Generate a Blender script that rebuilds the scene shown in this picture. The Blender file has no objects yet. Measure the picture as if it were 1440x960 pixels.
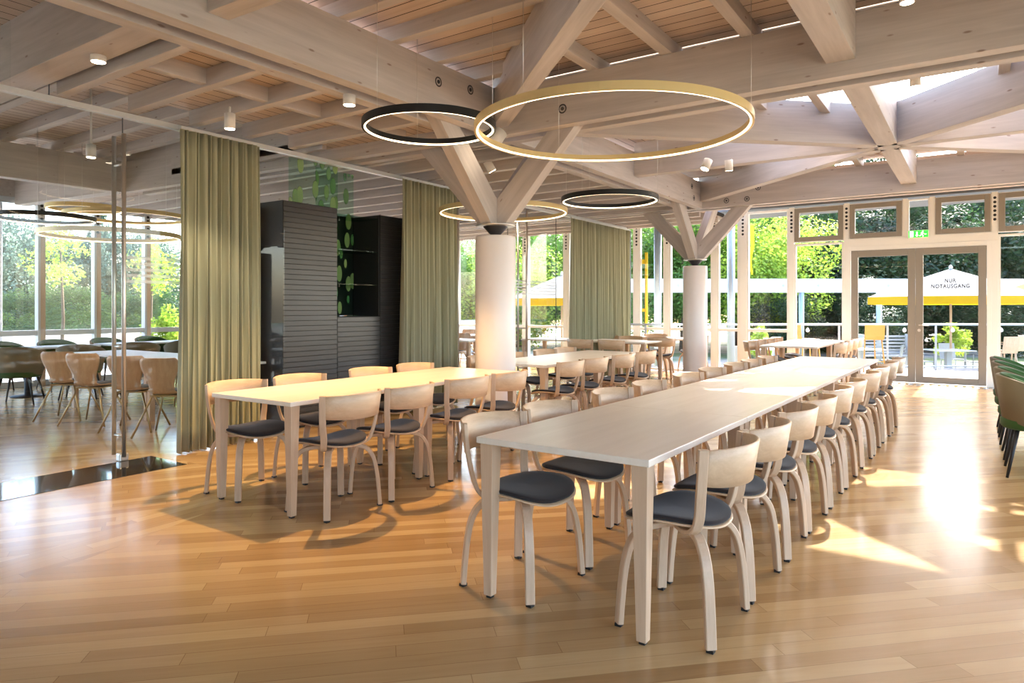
import bpy, bmesh, math, random
from mathutils import Vector, Matrix
random.seed(7)
PI=math.pi
scn=bpy.context.scene
COL=scn.collection
# ------------------------------------------------------------------ colour / materials
def lin(c):
    return tuple(((x/255)/12.92 if x/255<=.04045 else ((x/255+.055)/1.055)**2.4) for x in c)+(1,)
class NT:
    def __init__(s,name):
        s.m=bpy.data.materials.new(name); s.m.use_nodes=True; s.t=s.m.node_tree
        s.b=s.t.nodes['Principled BSDF']; s.out=s.t.nodes['Material Output']
    def n(s,ty,**k):
        nd=s.t.nodes.new(ty)
        for a,b in k.items(): setattr(nd,a,b)
        return nd
    def l(s,a,b): s.t.links.new(a,b)
    def math(s,op,a,b=None,c=None):
        nd=s.n('ShaderNodeMath',operation=op)
        for i,v in enumerate((a,b,c)):
            if v is None: continue
            if isinstance(v,(int,float)): nd.inputs[i].default_value=v
            else: s.l(v,nd.inputs[i])
        return nd.outputs[0]
    def mix(s,f,a,b,mode='MIX'):
        nd=s.n('ShaderNodeMix',data_type='RGBA',blend_type=mode)
        for k,v in ((0,f),(6,a),(7,b)):
            if isinstance(v,(int,float)): nd.inputs[k].default_value=v
            elif isinstance(v,tuple): nd.inputs[k].default_value=v
            else: s.l(v,nd.inputs[k])
        return nd.outputs[2]
    def ramp(s,f,stops):
        nd=s.n('ShaderNodeValToRGB'); e=nd.color_ramp.elements
        while len(e)>2: e.remove(e[-1])
        for i,(p,c) in enumerate(stops):
            if i>1: e.new(p)
            e[i].position=p; e[i].color=c
        s.l(f,nd.inputs[0]); return nd.outputs[0]
    def coords(s,scale=(1,1,1),rot=(0,0,0),kind='Object'):
        tc=s.n('ShaderNodeTexCoord'); mp=s.n('ShaderNodeMapping')
        mp.inputs['Scale'].default_value=scale; mp.inputs['Rotation'].default_value=rot
        s.l(tc.outputs[kind],mp.inputs['Vector']); return mp.outputs[0]
    def noise(s,vec,scale,detail=3,rough=.5,dist=0):
        nd=s.n('ShaderNodeTexNoise'); nd.inputs['Scale'].default_value=scale
        nd.inputs['Detail'].default_value=detail; nd.inputs['Roughness'].default_value=rough
        nd.inputs['Distortion'].default_value=dist; s.l(vec,nd.inputs['Vector']); return nd.outputs['Fac']
    def bump(s,h,st=.2,d=.01):
        nd=s.n('ShaderNodeBump'); nd.inputs['Strength'].default_value=st; nd.inputs['Distance'].default_value=d
        s.l(h,nd.inputs['Height']); s.l(nd.outputs[0],s.b.inputs['Normal'])
    def setc(s,c):
        if isinstance(c,tuple): s.b.inputs['Base Color'].default_value=c
        else: s.l(c,s.b.inputs['Base Color'])
def plain(name,c,rough=.5,metal=0,spec=.5):
    t=NT(name); t.setc(lin(c)); t.b.inputs['Roughness'].default_value=rough
    t.b.inputs['Metallic'].default_value=metal; t.b.inputs['Specular IOR Level'].default_value=spec
    return t.m
def wood(name,c1,c2,rough=.45,axis='X',scale=1.0,knots=False,spec=.4):
    t=NT(name); sx={'X':(.9,14,14),'Y':(14,.9,14),'Z':(14,14,.9)}[axis]
    v=t.coords(tuple(a*scale for a in sx))
    n1=t.noise(v,1.6,4,.55,.6); n2=t.noise(v,7,2,.6)
    f=t.math('ADD',t.math('MULTIPLY',n1,.75),t.math('MULTIPLY',n2,.25))
    col=t.ramp(f,[(.3,lin(c1)),(.72,lin(c2))])
    oi=t.n('ShaderNodeObjectInfo')
    col=t.mix(t.math('MULTIPLY',oi.outputs['Random'],.16),col,lin(c1))
    if knots:
        kv=t.coords({'X':(1.6,5,5),'Y':(5,1.6,5),'Z':(5,5,1.6)}[axis])
        vo=t.n('ShaderNodeTexVoronoi'); vo.inputs['Scale'].default_value=1.9; t.l(kv,vo.inputs['Vector'])
        k=t.ramp(vo.outputs['Distance'],[(.05,(1,1,1,1)),(.10,(0,0,0,1))])
        col=t.mix(t.math('MULTIPLY',k,.65),col,lin((118,84,66)))
    t.setc(col); t.b.inputs['Roughness'].default_value=rough; t.b.inputs['Specular IOR Level'].default_value=spec
    t.bump(f,.05,.004)
    return t.m
def boards(name,c1,c2,axis,pitch=.135,gap=.07):
    # ceiling boards running along `axis`, with dark shadow gaps
    t=NT(name); tc=t.n('ShaderNodeTexCoord'); sp=t.n('ShaderNodeSeparateXYZ'); t.l(tc.outputs['Object'],sp.inputs[0])
    w=sp.outputs['X' if axis=='Y' else 'Y']
    q=t.math('DIVIDE',w,pitch); fr=t.math('FRACT',q); fl=t.math('FLOOR',q)
    wn=t.n('ShaderNodeTexWhiteNoise',noise_dimensions='1D'); t.l(fl,wn.inputs['W'])
    v=t.coords((.7,12,12) if axis=='X' else (12,.7,12)); n1=t.noise(v,2,4,.6,.4)
    f=t.math('ADD',t.math('MULTIPLY',n1,.6),t.math('MULTIPLY',wn.outputs['Value'],.4))
    col=t.ramp(f,[(.25,lin(c1)),(.75,lin(c2))])
    g=t.math('LESS_THAN',fr,gap)
    col=t.mix(g,col,lin((46,32,26)))
    t.setc(col); t.b.inputs['Roughness'].default_value=.6; t.b.inputs['Specular IOR Level'].default_value=.25
    t.bump(t.math('SUBTRACT',1.0,g),.6,.01)
    return t.m
def parquet(name,rot,c1,c2,c3,L=1.2,W=.088):
    t=NT(name); v=t.coords((1,1,1),(0,0,rot)); sp=t.n('ShaderNodeSeparateXYZ'); t.l(v,sp.inputs[0])
    row=t.math('FLOOR',t.math('DIVIDE',sp.outputs['Y'],W)); fy=t.math('FRACT',t.math('DIVIDE',sp.outputs['Y'],W))
    wn=t.n('ShaderNodeTexWhiteNoise',noise_dimensions='1D'); t.l(row,wn.inputs['W'])
    xx=t.math('ADD',t.math('DIVIDE',sp.outputs['X'],L),t.math('MULTIPLY',wn.outputs['Value'],3.0))
    fx=t.math('FRACT',xx); cx=t.math('FLOOR',xx)
    w2=t.n('ShaderNodeTexWhiteNoise',noise_dimensions='2D'); cb=t.n('ShaderNodeCombineXYZ'); t.l(row,cb.inputs[0]); t.l(cx,cb.inputs[1]); t.l(cb.outputs[0],w2.inputs['Vector'])
    mp=t.n('ShaderNodeMapping'); mp.inputs['Scale'].default_value=(1.3,22,1); t.l(v,mp.inputs['Vector'])
    ad=t.n('ShaderNodeVectorMath',operation='ADD'); t.l(mp.outputs[0],ad.inputs[0]); sc=t.n('ShaderNodeVectorMath',operation='SCALE'); t.l(w2.outputs['Color'],sc.inputs[0]); sc.inputs['Scale'].default_value=9; t.l(sc.outputs[0],ad.inputs[1])
    g=t.noise(ad.outputs[0],1.5,5,.6,.9)
    f=t.math('ADD',t.math('MULTIPLY',w2.outputs['Value'],.62),t.math('MULTIPLY',g,.38))
    col=t.ramp(f,[(.12,lin(c1)),(.5,lin(c2)),(.9,lin(c3))])
    e=t.math('MAXIMUM',t.math('LESS_THAN',fy,.03),t.math('LESS_THAN',fx,.0025))
    col=t.mix(t.math('MULTIPLY',e,.5),col,lin((112,76,44)))
    t.setc(col)
    r=t.math('ADD',.12,t.math('MULTIPLY',g,.13)); t.l(r,t.b.inputs['Roughness'])
    t.b.inputs['Specular IOR Level'].default_value=.38
    t.bump(t.math('SUBTRACT',g,t.math('MULTIPLY',e,.8)),.06,.003)
    return t.m
def glassmat(name,tint=(1,1,1,1),f0=.06,rough=.0):
    t=NT(name); t.t.nodes.remove(t.b)
    tr=t.n('ShaderNodeBsdfTransparent'); tr.inputs[0].default_value=tint
    gl=t.n('ShaderNodeBsdfGlossy'); gl.inputs['Roughness'].default_value=rough
    lw=t.n('ShaderNodeLayerWeight'); lw.inputs['Blend'].default_value=.5
    fr=t.math('ADD',t.math('MULTIPLY',t.math('POWER',lw.outputs['Facing'],5.0),.6),.022)
    mx=t.n('ShaderNodeMixShader'); t.l(fr,mx.inputs[0]); t.l(tr.outputs[0],mx.inputs[1]); t.l(gl.outputs[0],mx.inputs[2])
    t.l(mx.outputs[0],t.out.inputs[0]); return t.m
def emit(name,c,s):
    t=NT(name); t.b.inputs['Base Color'].default_value=lin(c); t.b.inputs['Emission Color'].default_value=lin(c); t.b.inputs['Emission Strength'].default_value=s
    return t.m
def fabric(name,c,c2=None,sc=350,rough=.9,trans=0):
    t=NT(name); v=t.coords(); n=t.noise(v,sc,2,.7); n2=t.noise(v,6,3)
    col=t.mix(n,lin(c),lin(c2 or tuple(min(255,int(x*1.25)+6) for x in c)))
    t.setc(col); t.b.inputs['Roughness'].default_value=rough; t.b.inputs['Specular IOR Level'].default_value=.15
    t.b.inputs['Sheen Weight'].default_value=.15
    t.bump(n,.15,.002)
    if trans:
        tl=t.n('ShaderNodeBsdfTranslucent'); t.l(col,tl.inputs[0]); mx=t.n('ShaderNodeMixShader'); mx.inputs[0].default_value=trans
        t.l(t.b.outputs[0],mx.inputs[1]); t.l(tl.outputs[0],mx.inputs[2]); t.l(mx.outputs[0],t.out.inputs[0])
    return t.m
def leafmat(name,c1,c2,tr=.35):
    t=NT(name); v=t.coords(kind='Object'); n=t.noise(v,2.2,3); n2=t.noise(v,23,1)
    col=t.ramp(t.math('ADD',t.math('MULTIPLY',n,.5),t.math('MULTIPLY',n2,.5)),[(.32,lin(c1)),(.68,lin(c2))])
    t.setc(col); t.b.inputs['Roughness'].default_value=.55
    tl=t.n('ShaderNodeBsdfTranslucent'); t.l(col,tl.inputs[0]); mx=t.n('ShaderNodeMixShader'); mx.inputs[0].default_value=tr
    t.l(t.b.outputs[0],mx.inputs[1]); t.l(tl.outputs[0],mx.inputs[2]); t.l(mx.outputs[0],t.out.inputs[0]); return t.m

M={}
M['glulam']=wood('whitewashed_glulam',(180,171,166),(208,199,194),.6,'X',.55,True,.25)
M['glulamZ']=M['glulam']
M['plankX']=boards('ceiling_boards_x',(186,164,148),(210,192,176),'X')
M['plankY']=boards('ceiling_boards_y',(186,164,148),(210,192,176),'Y')
M['floorA']=parquet('oak_parquet',-PI/4,(156,122,80),(178,144,98),(198,168,120))
M['floorB']=parquet('oak_parquet_border',-PI/2,(156,122,82),(178,146,100),(196,168,122))
M['floorC']=parquet('oak_parquet_entry',math.radians(-62),(156,122,82),(178,146,100),(196,168,122))
M['table']=wood('pale_birch_top',(226,212,194),(240,228,212),.3,'Y',.6,False,.5)
M['tableX']=wood('pale_birch_top_x',(222,204,182),(238,222,202),.3,'X',.6,False,.5)
M['ply']=wood('pale_bent_ply',(196,160,126),(220,188,152),.38,'X',1.2,False,.5)
M['plyleg']=wood('pale_ply_leg',(192,160,130),(214,184,154),.4,'Z',1.2,False,.4)
M['pad']=fabric('charcoal_felt',(33,28,28),(60,52,51))
M['black']=plain('black_plastic',(22,22,24),.5)
M['blackmetal']=plain('matt_black_metal',(26,25,26),.42,.2)
M['gold']=plain('brushed_gold',(222,196,140),.45,.35)
M['led']=emit('led_strip',(255,226,184),3.6)
M['steel']=plain('brushed_steel',(214,210,204),.35,.85)
M['darksteel']=plain('dark_cast_steel',(82,80,82),.45,.7)
M['white']=plain('warm_white_paint',(236,230,224),.45)
M['colwhite']=plain('column_white',(238,228,222),.33)
M['cream']=plain('cream_frame',(236,234,228),.45)
M['taupe']=plain('taupe_sash',(142,134,122),.45)
M['greyframe']=plain('grey_frame',(205,208,212),.4)
M['wallpaint']=plain('pale_wall_paint',(214,208,200),.7)
M['outwhite']=plain('weathered_white',(224,222,216),.6)
M['soffit']=plain('grey_soffit',(118,120,124),.7)
M['glass']=glassmat('clear_glass')
M['glass2']=glassmat('partition_glass',(.975,.99,.985,1))
M['shelfglass']=glassmat('shelf_glass',(.75,.93,.88,1))
M['granite']=plain('polished_black_granite',(24,25,28),.06,0,.8)
def mk_cab():
    t=NT('dark_slatted_front'); v=t.coords((40,.6,40)); n=t.noise(v,2,3)
    t.setc(t.mix(n,lin((46,44,45)),lin((58,56,57)))); t.b.inputs['Roughness'].default_value=.33; t.b.inputs['Specular IOR Level'].default_value=.6; return t.m
M['cab']=mk_cab()
M['cabdark']=plain('black_laminate',(26,26,28),.62)
M['curtain']=fabric('sage_curtain_cloth',(170,170,140),(198,196,168),500,.95,.22)
M['tub_out']=fabric('olive_brown_upholstery',(110,98,74),(134,122,96))
M['tub_in']=fabric('moss_green_upholstery',(44,74,32),(64,98,46))
M['brass']=plain('pale_brass_tube',(186,158,112),.35,.7)
M['shellply']=wood('shell_chair_ply',(192,150,112),(216,178,140),.4,'Z',1.0,False,.4)
M['greyseat']=fabric('grey_seat_pad',(84,84,88),(112,112,116))
M['frost']=NT('frosted_film'); 
def mk_frost():
    t=M['frost']; t.setc(lin((235,238,238))); t.b.inputs['Alpha'].default_value=.35; t.b.inputs['Roughness'].default_value=.8; return t.m
M['frost']=mk_frost()
def mk_leafprint():
    t=NT('leaf_print_glass'); v=t.coords((1,1.5,.62),(.5,0,0)); vo=t.n('ShaderNodeTexVoronoi'); vo.inputs['Scale'].default_value=5.5; vo.inputs['Randomness'].default_value=.9; t.l(v,vo.inputs['Vector'])
    m=t.ramp(vo.outputs['Distance'],[(.34,(1,1,1,1)),(.38,(0,0,0,1))])
    col=t.mix(t.n('ShaderNodeSeparateColor').outputs[0],lin((30,110,60)),lin((120,170,90)))
    sep=t.n('ShaderNodeSeparateColor'); t.l(vo.outputs['Color'],sep.inputs[0])
    col=t.mix(sep.outputs[0],lin((70,150,100)),lin((176,202,128)))
    t.setc(col); t.l(t.math('MULTIPLY',m,.72),t.b.inputs['Alpha']); t.b.inputs['Roughness'].default_value=.1
    gl=M['glass2']; tr=t.n('ShaderNodeBsdfTransparent'); tr.inputs[0].default_value=(.82,.94,.87,1)
    mx=t.n('ShaderNodeMixShader'); t.l(t.math('MULTIPLY',m,.62),mx.inputs[0]); t.b.inputs['Alpha'].default_value=1
    for l in list(t.b.inputs['Alpha'].links): t.t.links.remove(l)
    t.l(tr.outputs[0],mx.inputs[1]); t.l(t.b.outputs[0],mx.inputs[2]); t.l(mx.outputs[0],t.out.inputs[0]); return t.m
M['leafprint']=mk_leafprint()
M['yellow']=plain('yellow_cloth',(252,216,20),.7)
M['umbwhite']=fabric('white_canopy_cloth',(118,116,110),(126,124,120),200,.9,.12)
M['umbyellow']=fabric('yellow_canopy_cloth',(206,164,14),(214,178,34),200,.9,.4)
M['yellowplastic']=plain('mustard_yellow_shell',(208,150,62),.4)
M['galv']=plain('galvanised_steel',(170,180,190),.4,.5)
M['greymetal']=plain('light_grey_furniture',(176,180,182),.45)
M['signgreen']=emit('sign_green',(40,200,50),1.6)
M['signwhite']=emit('sign_white',(230,255,200),1.8)
M['sign_letter']=plain('grey_lettering',(58,60,58),.8)
M['leaf_dark']=leafmat('leaf_dark',(22,44,26),(62,92,48))
M['leaf_mid']=leafmat('leaf_mid',(58,98,34),(120,158,62),.45)
M['leaf_bright']=leafmat('leaf_bright',(110,150,40),(186,206,84),.5)
M['leaf_blue']=leafmat('leaf_blue',(62,88,76),(128,150,128))
M['leaf_hedge']=leafmat('leaf_hedge',(34,58,36),(96,124,70),.4)
M['bark']=plain('bark',(92,78,64),.9)
def mk_deck():
    t=NT('pale_terrace_slabs'); v=t.coords((1.6,1.6,1)); br=t.n('ShaderNodeTexBrick'); br.inputs['Scale'].default_value=1.0; br.inputs['Mortar Size'].default_value=.012; br.offset=0
    br.inputs['Color1'].default_value=lin((124,122,118)); br.inputs['Color2'].default_value=lin((116,114,110)); br.inputs['Mortar'].default_value=lin((120,118,114)); t.l(v,br.inputs['Vector'])
    t.setc(br.outputs['Color']); t.b.inputs['Roughness'].default_value=.8; return t.m
M['deck']=mk_deck()
M['bounceleft']=plain('pale_bounce_slab',(206,202,194),.8)  # for the added slab on the left, kept pale to reflect sun indoors
def mk_ground():
    t=NT('gravel_and_grass'); v=t.coords(); n=t.noise(v,.25,4); n2=t.noise(v,30,2)
    c=t.mix(t.ramp(n,[(.45,(0,0,0,1)),(.6,(1,1,1,1))]),lin((156,150,140)),lin((92,112,62))); t.setc(t.mix(t.math('MULTIPLY',n2,.3),c,lin((60,60,50)))); t.b.inputs['Roughness'].default_value=.95; return t.m
M['ground']=mk_ground()

# ------------------------------------------------------------------ geometry helpers
class MB:
    def __init__(s): s.v=[]; s.f=[]; s.sm=[]
    def add(s,vs,fs,smooth=False):
        o=len(s.v); s.v+= [tuple(p) for p in vs]; s.f+=[[i+o for i in f] for f in fs]; s.sm+=[smooth]*len(fs); return s
    def box(s,x0,x1,y0,y1,z0,z1):
        return s.add([(x0,y0,z0),(x1,y0,z0),(x1,y1,z0),(x0,y1,z0),(x0,y0,z1),(x1,y0,z1),(x1,y1,z1),(x0,y1,z1)],
            [(0,3,2,1),(4,5,6,7),(0,1,5,4),(1,2,6,5),(2,3,7,6),(3,0,4,7)])
    def obox(s,c,ax,ay,az):
        c=Vector(c); ax=Vector(ax);ay=Vector(ay);az=Vector(az)
        vs=[c+sx*ax+sy*ay+sz*az for sz in(-1,1) for sx,sy in((-1,-1),(1,-1),(1,1),(-1,1))]
        return s.add(vs,[(0,3,2,1),(4,5,6,7),(0,1,5,4),(1,2,6,5),(2,3,7,6),(3,0,4,7)])
    def loft(s,rings,smooth=True,caps=True,closed=True):
        n=len(rings[0]); vs=[p for r in rings for p in r]; fs=[]
        for i in range(len(rings)-1):
            for j in range(n if closed else n-1):
                k=(j+1)%n; fs.append((i*n+j,i*n+k,(i+1)*n+k,(i+1)*n+j))
        s.add(vs,fs,smooth)
        if caps and closed:
            o=len(s.v)-len(vs)
            s.f.append([o+i for i in range(n)][::-1]); s.f.append([o+(len(rings)-1)*n+i for i in range(n)]); s.sm+=[False,False]
        return s
    def lathe(s,prof,c=(0,0,0),n=24,smooth=True,caps=True):
        return s.loft([[(c[0]+r*math.cos(2*PI*i/n),c[1]+r*math.sin(2*PI*i/n),c[2]+z) for i in range(n)] for r,z in prof],smooth,caps)
    def tube(s,pts,r,n=8,caps=True):
        pts=[Vector(p) for p in pts]; rings=[]
        for i,p in enumerate(pts):
            t=(pts[min(i+1,len(pts)-1)]-pts[max(i-1,0)]).normalized()
            u=t.cross(Vector((0,0,1)) if abs(t.z)<.9 else Vector((1,0,0))).normalized(); w=t.cross(u)
            rr=r if isinstance(r,(int,float)) else r[i]
            rings.append([p+rr*(math.cos(2*PI*k/n)*u+math.sin(2*PI*k/n)*w) for k in range(n)])
        return s.loft(rings,True,caps)
    def strip(s,pts,w,t,side):
        # laminated strip: rectangular section swept along pts; side = width direction
        pts=[Vector(p) for p in pts]; side=Vector(side).normalized(); rings=[]
        for i,p in enumerate(pts):
            tg=(pts[min(i+1,len(pts)-1)]-pts[max(i-1,0)]).normalized()
            sd=(side-tg*side.dot(tg)).normalized(); nm=tg.cross(sd)
            ww=(w if isinstance(w,(int,float)) else w[i])/2; tt=(t if isinstance(t,(int,float)) else t[i])/2
            b=min(ww,tt)*.3
            rings.append([p+sd*a+nm*c for a,c in ((-ww,-tt+b),(-ww+b,-tt),(ww-b,-tt),(ww,-tt+b),(ww,tt-b),(ww-b,tt),(-ww+b,tt),(-ww,tt-b))])
        return s.loft(rings,False,True)
    def mesh(s,name,mat):
        me=bpy.data.meshes.new(name); me.from_pydata(s.v,[],s.f); me.update()
        for p,sm in zip(me.polygons,s.sm): p.use_smooth=sm
        bm=bmesh.new(); bm.from_mesh(me); bmesh.ops.recalc_face_normals(bm,faces=bm.faces); bm.to_mesh(me); bm.free()
        if mat: me.materials.append(mat)
        return me
    def obj(s,name,mat,parent=None,bevel=0,loc=None,mw=None):
        o=bpy.data.objects.new(name,s.mesh(name,mat)); COL.objects.link(o)
        if parent: o.parent=parent
        if loc: o.location=loc
        if mw is not None: o.matrix_local=mw
        if bevel:
            b=o.modifiers.new('bevel','BEVEL'); b.width=bevel; b.segments=2; b.limit_method='ANGLE'
        return o
def smooth_pts(pts,n=6):
    P=[Vector(p) for p in pts]; out=[]
    for i in range(len(P)-1):
        p0=P[max(i-1,0)];p1=P[i];p2=P[i+1];p3=P[min(i+2,len(P)-1)]
        for k in range(n):
            t=k/n; out.append(.5*((2*p1)+(-p0+p2)*t+(2*p0-5*p1+4*p2-p3)*t*t+(-p0+3*p1-3*p2+p3)*t**3))
    out.append(P[-1]); return out
def tag(o,label=None,cat=None,group=None,kind=None):
    if label: o['label']=label
    if cat: o['category']=cat
    if group: o['group']=group
    if kind: o['kind']=kind
    return o
def empty(name,loc=(0,0,0),rz=0):
    o=bpy.data.objects.new(name,None); COL.objects.link(o); o.location=loc; o.rotation_euler=(0,0,rz); o.empty_display_size=.1; return o
KIDS={}
def kids(o):
    return [c for c in bpy.data.objects if c.parent==o]
def tree_of(o): return (o,[tree_of(c) for c in kids(o)])
def copy_tree(t,parent=None):
    o,ch=t; c=o.copy(); COL.objects.link(c)
    for k in list(c.keys()):
        if parent is None and k in('label','group'): del c[k]
    if parent is not None: c.parent=parent
    for x in ch: copy_tree(x,c)
    return c
def struct(o): o['kind']='structure'; return o

# ------------------------------------------------------------------ floor
def poly(pts,z,name,mat,th=.1):
    m=MB(); n=len(pts); m.add([(x,y,z) for x,y in pts]+[(x,y,z-th) for x,y in pts],[list(range(n)),list(range(n,2*n))[::-1]]+[(i,i+n,(i+1)%n+n,(i+1)%n) for i in range(n)])
    return m.obj(name,mat)
# border line on the floor runs from (-3.94,-1.5) through (-4.0,1.5) to (-4.3,2.7)
struct(poly([(-3.55,-4.5),(9.5,-4.5),(9.5,14.06),(-13.4,14.06),(-13.4,3.0),(-6.15,3.3),(-4.35,3.3),(-3.9,1.7)],0,'floor',M['floorA']))
struct(poly([(-3.95,-4.5),(-3.55,-4.5),(-3.9,1.7),(-4.35,3.3),(-4.7,3.3),(-4.25,1.7)],0,'floor',M['floorB']))
struct(poly([(-13.4,-4.5),(-3.95,-4.5),(-4.25,1.7),(-4.7,3.3),(-6.15,3.3),(-13.4,3.0)],0,'floor',M['floorC']))
tag(MB().box(-6.13,-5.56,-2.5,3.24,-.02,.003).obj('stone_threshold',M['granite']),'polished black granite strip set in the floor before the glass wall','threshold')
g=MB(); 
for i in range(150): g.box(-13.0+i*.12,-12.93+i*.12,13.62,13.86,-.01,.004)
tag(g.obj('floor_grille',M['galv']),'slim metal floor grille along the foot of the window wall','grille')

# ------------------------------------------------------------------ beams
def beam(name,p0,p1,w,h,mat=None,parent=None,bevel=.004,zc=False):
    """p0,p1 = centre of the BOTTOM face ends; w width, h depth"""
    p0=Vector(p0);p1=Vector(p1);d=p1-p0;L=d.length;x=d.normalized()
    y=Vector((0,0,1)).cross(x)
    if y.length<1e-4: y=Vector((0,1,0))
    y.normalize(); z=x.cross(y)
    mw=Matrix(((x.x,y.x,z.x,p0.x),(x.y,y.y,z.y,p0.y),(x.z,y.z,z.z,p0.z),(0,0,0,1)))
    m=MB().box(0,L,-w/2,w/2,0,h)
    o=m.obj(name,mat or M['glulam'],None,bevel)
    if parent: o.parent=parent
    o.matrix_world=mw
    return o
CX,NX,CX2=-4.13,-.84,2.45
Y0,Y1,Y2=-.1,5.75,11.8
def disc(parent,c,axis,r=.045):
    m=MB(); c=Vector(c); n=14
    u={'x':(Vector((0,1,0)),Vector((0,0,1)),Vector((1,0,0))),'y':(Vector((1,0,0)),Vector((0,0,1)),Vector((0,-1,0)))}[axis]
    prof=[(r,-.01),(r,.002),(r*.75,.003),(r*.72,-.001),(r*.4,-.001),(r*.38,.006),(.002,.007)]
    m.loft([[c+u[2]*z+rr*(math.cos(2*PI*k/n)*u[0]+math.sin(2*PI*k/n)*u[1]) for k in range(n)] for rr,z in prof],False)
    o=m.obj('bolt_plate',M['darksteel']); o.parent=parent; return o
BZ,BH=3.05,.45
def twin(p0,p1,label,discs=()):
    e=empty('timber_beam',((p0[0]+p1[0])/2,(p0[1]+p1[1])/2,BZ)); bpy.context.view_layer.update()
    d=Vector((p1[0]-p0[0],p1[1]-p0[1],0)).normalized(); n=Vector((-d.y,d.x,0))
    for s in(-1,1):
        a=Vector((*p0,BZ))+n*s*.13; b=Vector((*p1,BZ))+n*s*.13
        o=beam('plank_half',a,b,.12,BH); 
        mw=o.matrix_world.copy(); o.parent=e; o.matrix_parent_inverse=e.matrix_world.inverted(); o.matrix_world=mw
    for c,ax in discs:
        k=disc(e,(0,0,0),ax); k.matrix_parent_inverse=Matrix(); k.location=Vector(c)-e.location
    tag(e,label,'beam'); return e
XF=CX+.19; YF=Y1-.19
twin((CX,-2.5),(CX,Y1-.19),'double whitewashed beam running from top left to the nearer white column',[((XF,4.62,3.33),'x'),((XF,5.08,3.38),'x'),((XF,5.08,3.15),'x')])
twin((CX,Y1+.19),(CX,Y2-.19),'double whitewashed beam linking the nearer and the farther column',[((XF,11.1,3.36),'x'),((XF,11.2,3.18),'x')])
twin((CX,Y1),(CX2,Y1),'double whitewashed beam crossing above the gold ring towards the upper right',[((-3.22,YF,3.2),'y')])
twin((CX2,-2.5),(CX2,Y2),'double beam beyond the right side of the picture')
twin((CX,Y2),(CX2+3,Y2),'double whitewashed beam in front of the window wall above the exit doors',[((-3.52,Y2-.19,3.15),'y'),((-3.18,Y2-.19,3.15),'y'),((-3.0,Y2-.19,3.32),'y')])
twin((-10.5,Y2),(CX,Y2),'double beam left of the farther column above the sage curtain',[((-4.9,Y2-.19,3.15),'y'),((-5.3,Y2-.19,3.15),'y'),((-5.05,Y2-.19,3.3),'y')])
twin((-10.45,5.32),(CX,Y1-.04),'double beam running left from the nearer column above the dark cabinets',[((-5.05,5.485,3.13),'y'),((-5.2,5.475,3.3),'y'),((-7.27,5.33,3.35),'y')])
def sbeam(p0,p1,w,h,label,name='timber_beam'):
    return tag(beam(name,p0,p1,w,h),label,'beam')
sbeam((-10.55,-2,3.04),(-10.55,5.1,3.04),.18,.46,'deep brown beam behind the glass wall above the far left tables')
sbeam((-10.6,5.05,3.04),(-13.2,4.8,3.04),.2,.4,'greyish beam joining the left window wall above the black ring')
sbeam((-10.45,2.3,3.13),(CX-.19,2.3,3.11),.24,.46,'deep beam with broad pale underside at the top left corner')
# star cells: 8 rays to a node
def ray(a,b,label,w=.15,h=.46,z=3.16,cut=0):
    a=Vector((*a,z));b=Vector((*b,z)); d=(b-a).normalized()
    tag(beam('star_beam',a,b-d*cut,w,h),label,'beam')
ny=8.85
node=(NX,ny)
ray((NX,YF+.38),(NX,Y2-.19),'broad star beam running through the skylight node towards the exit doors',.2)
for (a,lb) in (((CX+.2,Y1+.2),'star beam from the nearer column to the skylight node'),
               ((CX+.19,ny),'star beam from mid span of the column beam to the skylight node'),
               ((CX+.2,Y2-.2),'star beam from the farther column to the skylight node'),
               ((CX2-.2,Y2-.2),'lowest of the star beams right of the skylight node'),
               ((CX2-.19,ny),'middle star beam right of the skylight node'),
               ((CX2-.2,Y1+.2),'upper star beam right of the skylight node')):
    ray(a,node,lb,cut=.1)
tag(MB().lathe([(.12,0),(.12,.5)],(NX,ny,3.158),8,False).obj('star_hub',M['glulam']),'octagonal timber hub where the star beams meet below the skylight','hub')
near=(NX,2.6)
ray((NX,2.5),(NX,YF),'thick beam end coming down from the top edge onto the cross beam',.2)
ray((CX+.2,Y1-.2),near,'large diagonal beam rising from the nearer column out of the top edge',.145,.46,3.13)
ray((CX2-.2,Y1-.2),near,'diagonal beam beyond the top right corner',cut=.1)
ray((CX+.19,2.5),near,'star beam above the top edge left of the camera',cut=.1)

# ------------------------------------------------------------------ ceiling
ceil=MB()
Z1=3.62
def cbox(x0,x1,y0,y1,z,mat,name='ceiling',th=.08):
    return struct(MB().box(x0,x1,y0,y1,z,z+th).obj(name,mat))
OX0,OX1,OY0,OY1=-2.75,.95,7.3,10.6
c0=cbox(CX-.19,CX2+2.5,-3.6,2.9,Z1,M['plankY'])
c1=cbox(CX-.19,CX2+4,2.9,Y1+.05,Z1,M['plankX'])
cbox(CX-.19,OX0,Y1+.2,Y2,Z1,M['plankY'])
cbox(OX1,CX2+4,Y1+.2,Y2,Z1,M['plankY'])
cbox(OX0,OX1,Y1+.2,OY0,Z1,M['plankX'])
cbox(OX0,OX1,OY1,Y2,Z1,M['plankX'])
cbox(CX-.19,CX2+4,Y2,14.1,3.5,M['plankX'])
cL=cbox(-6.15,CX-.19,2.42,5.2,3.19,M['plankY']); cL2=cbox(-13.6,CX-.19,5.2,14.1,3.19,M['plankY']); cG=cbox(-13.6,-6.16,2.42,5.2,3.62,M['plankY'])
cbox(-13.6,CX-.19,-3.6,2.42,3.56,M['plankY'])
struct(MB().box(-13.6,-6.16,5.2,5.26,3.14,3.7).obj('trim_101',M['glulam']))
struct(MB().box(-6.15,-6.1,2.42,5.2,3.27,3.7).obj('trim_102',M['glulam']))
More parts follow.
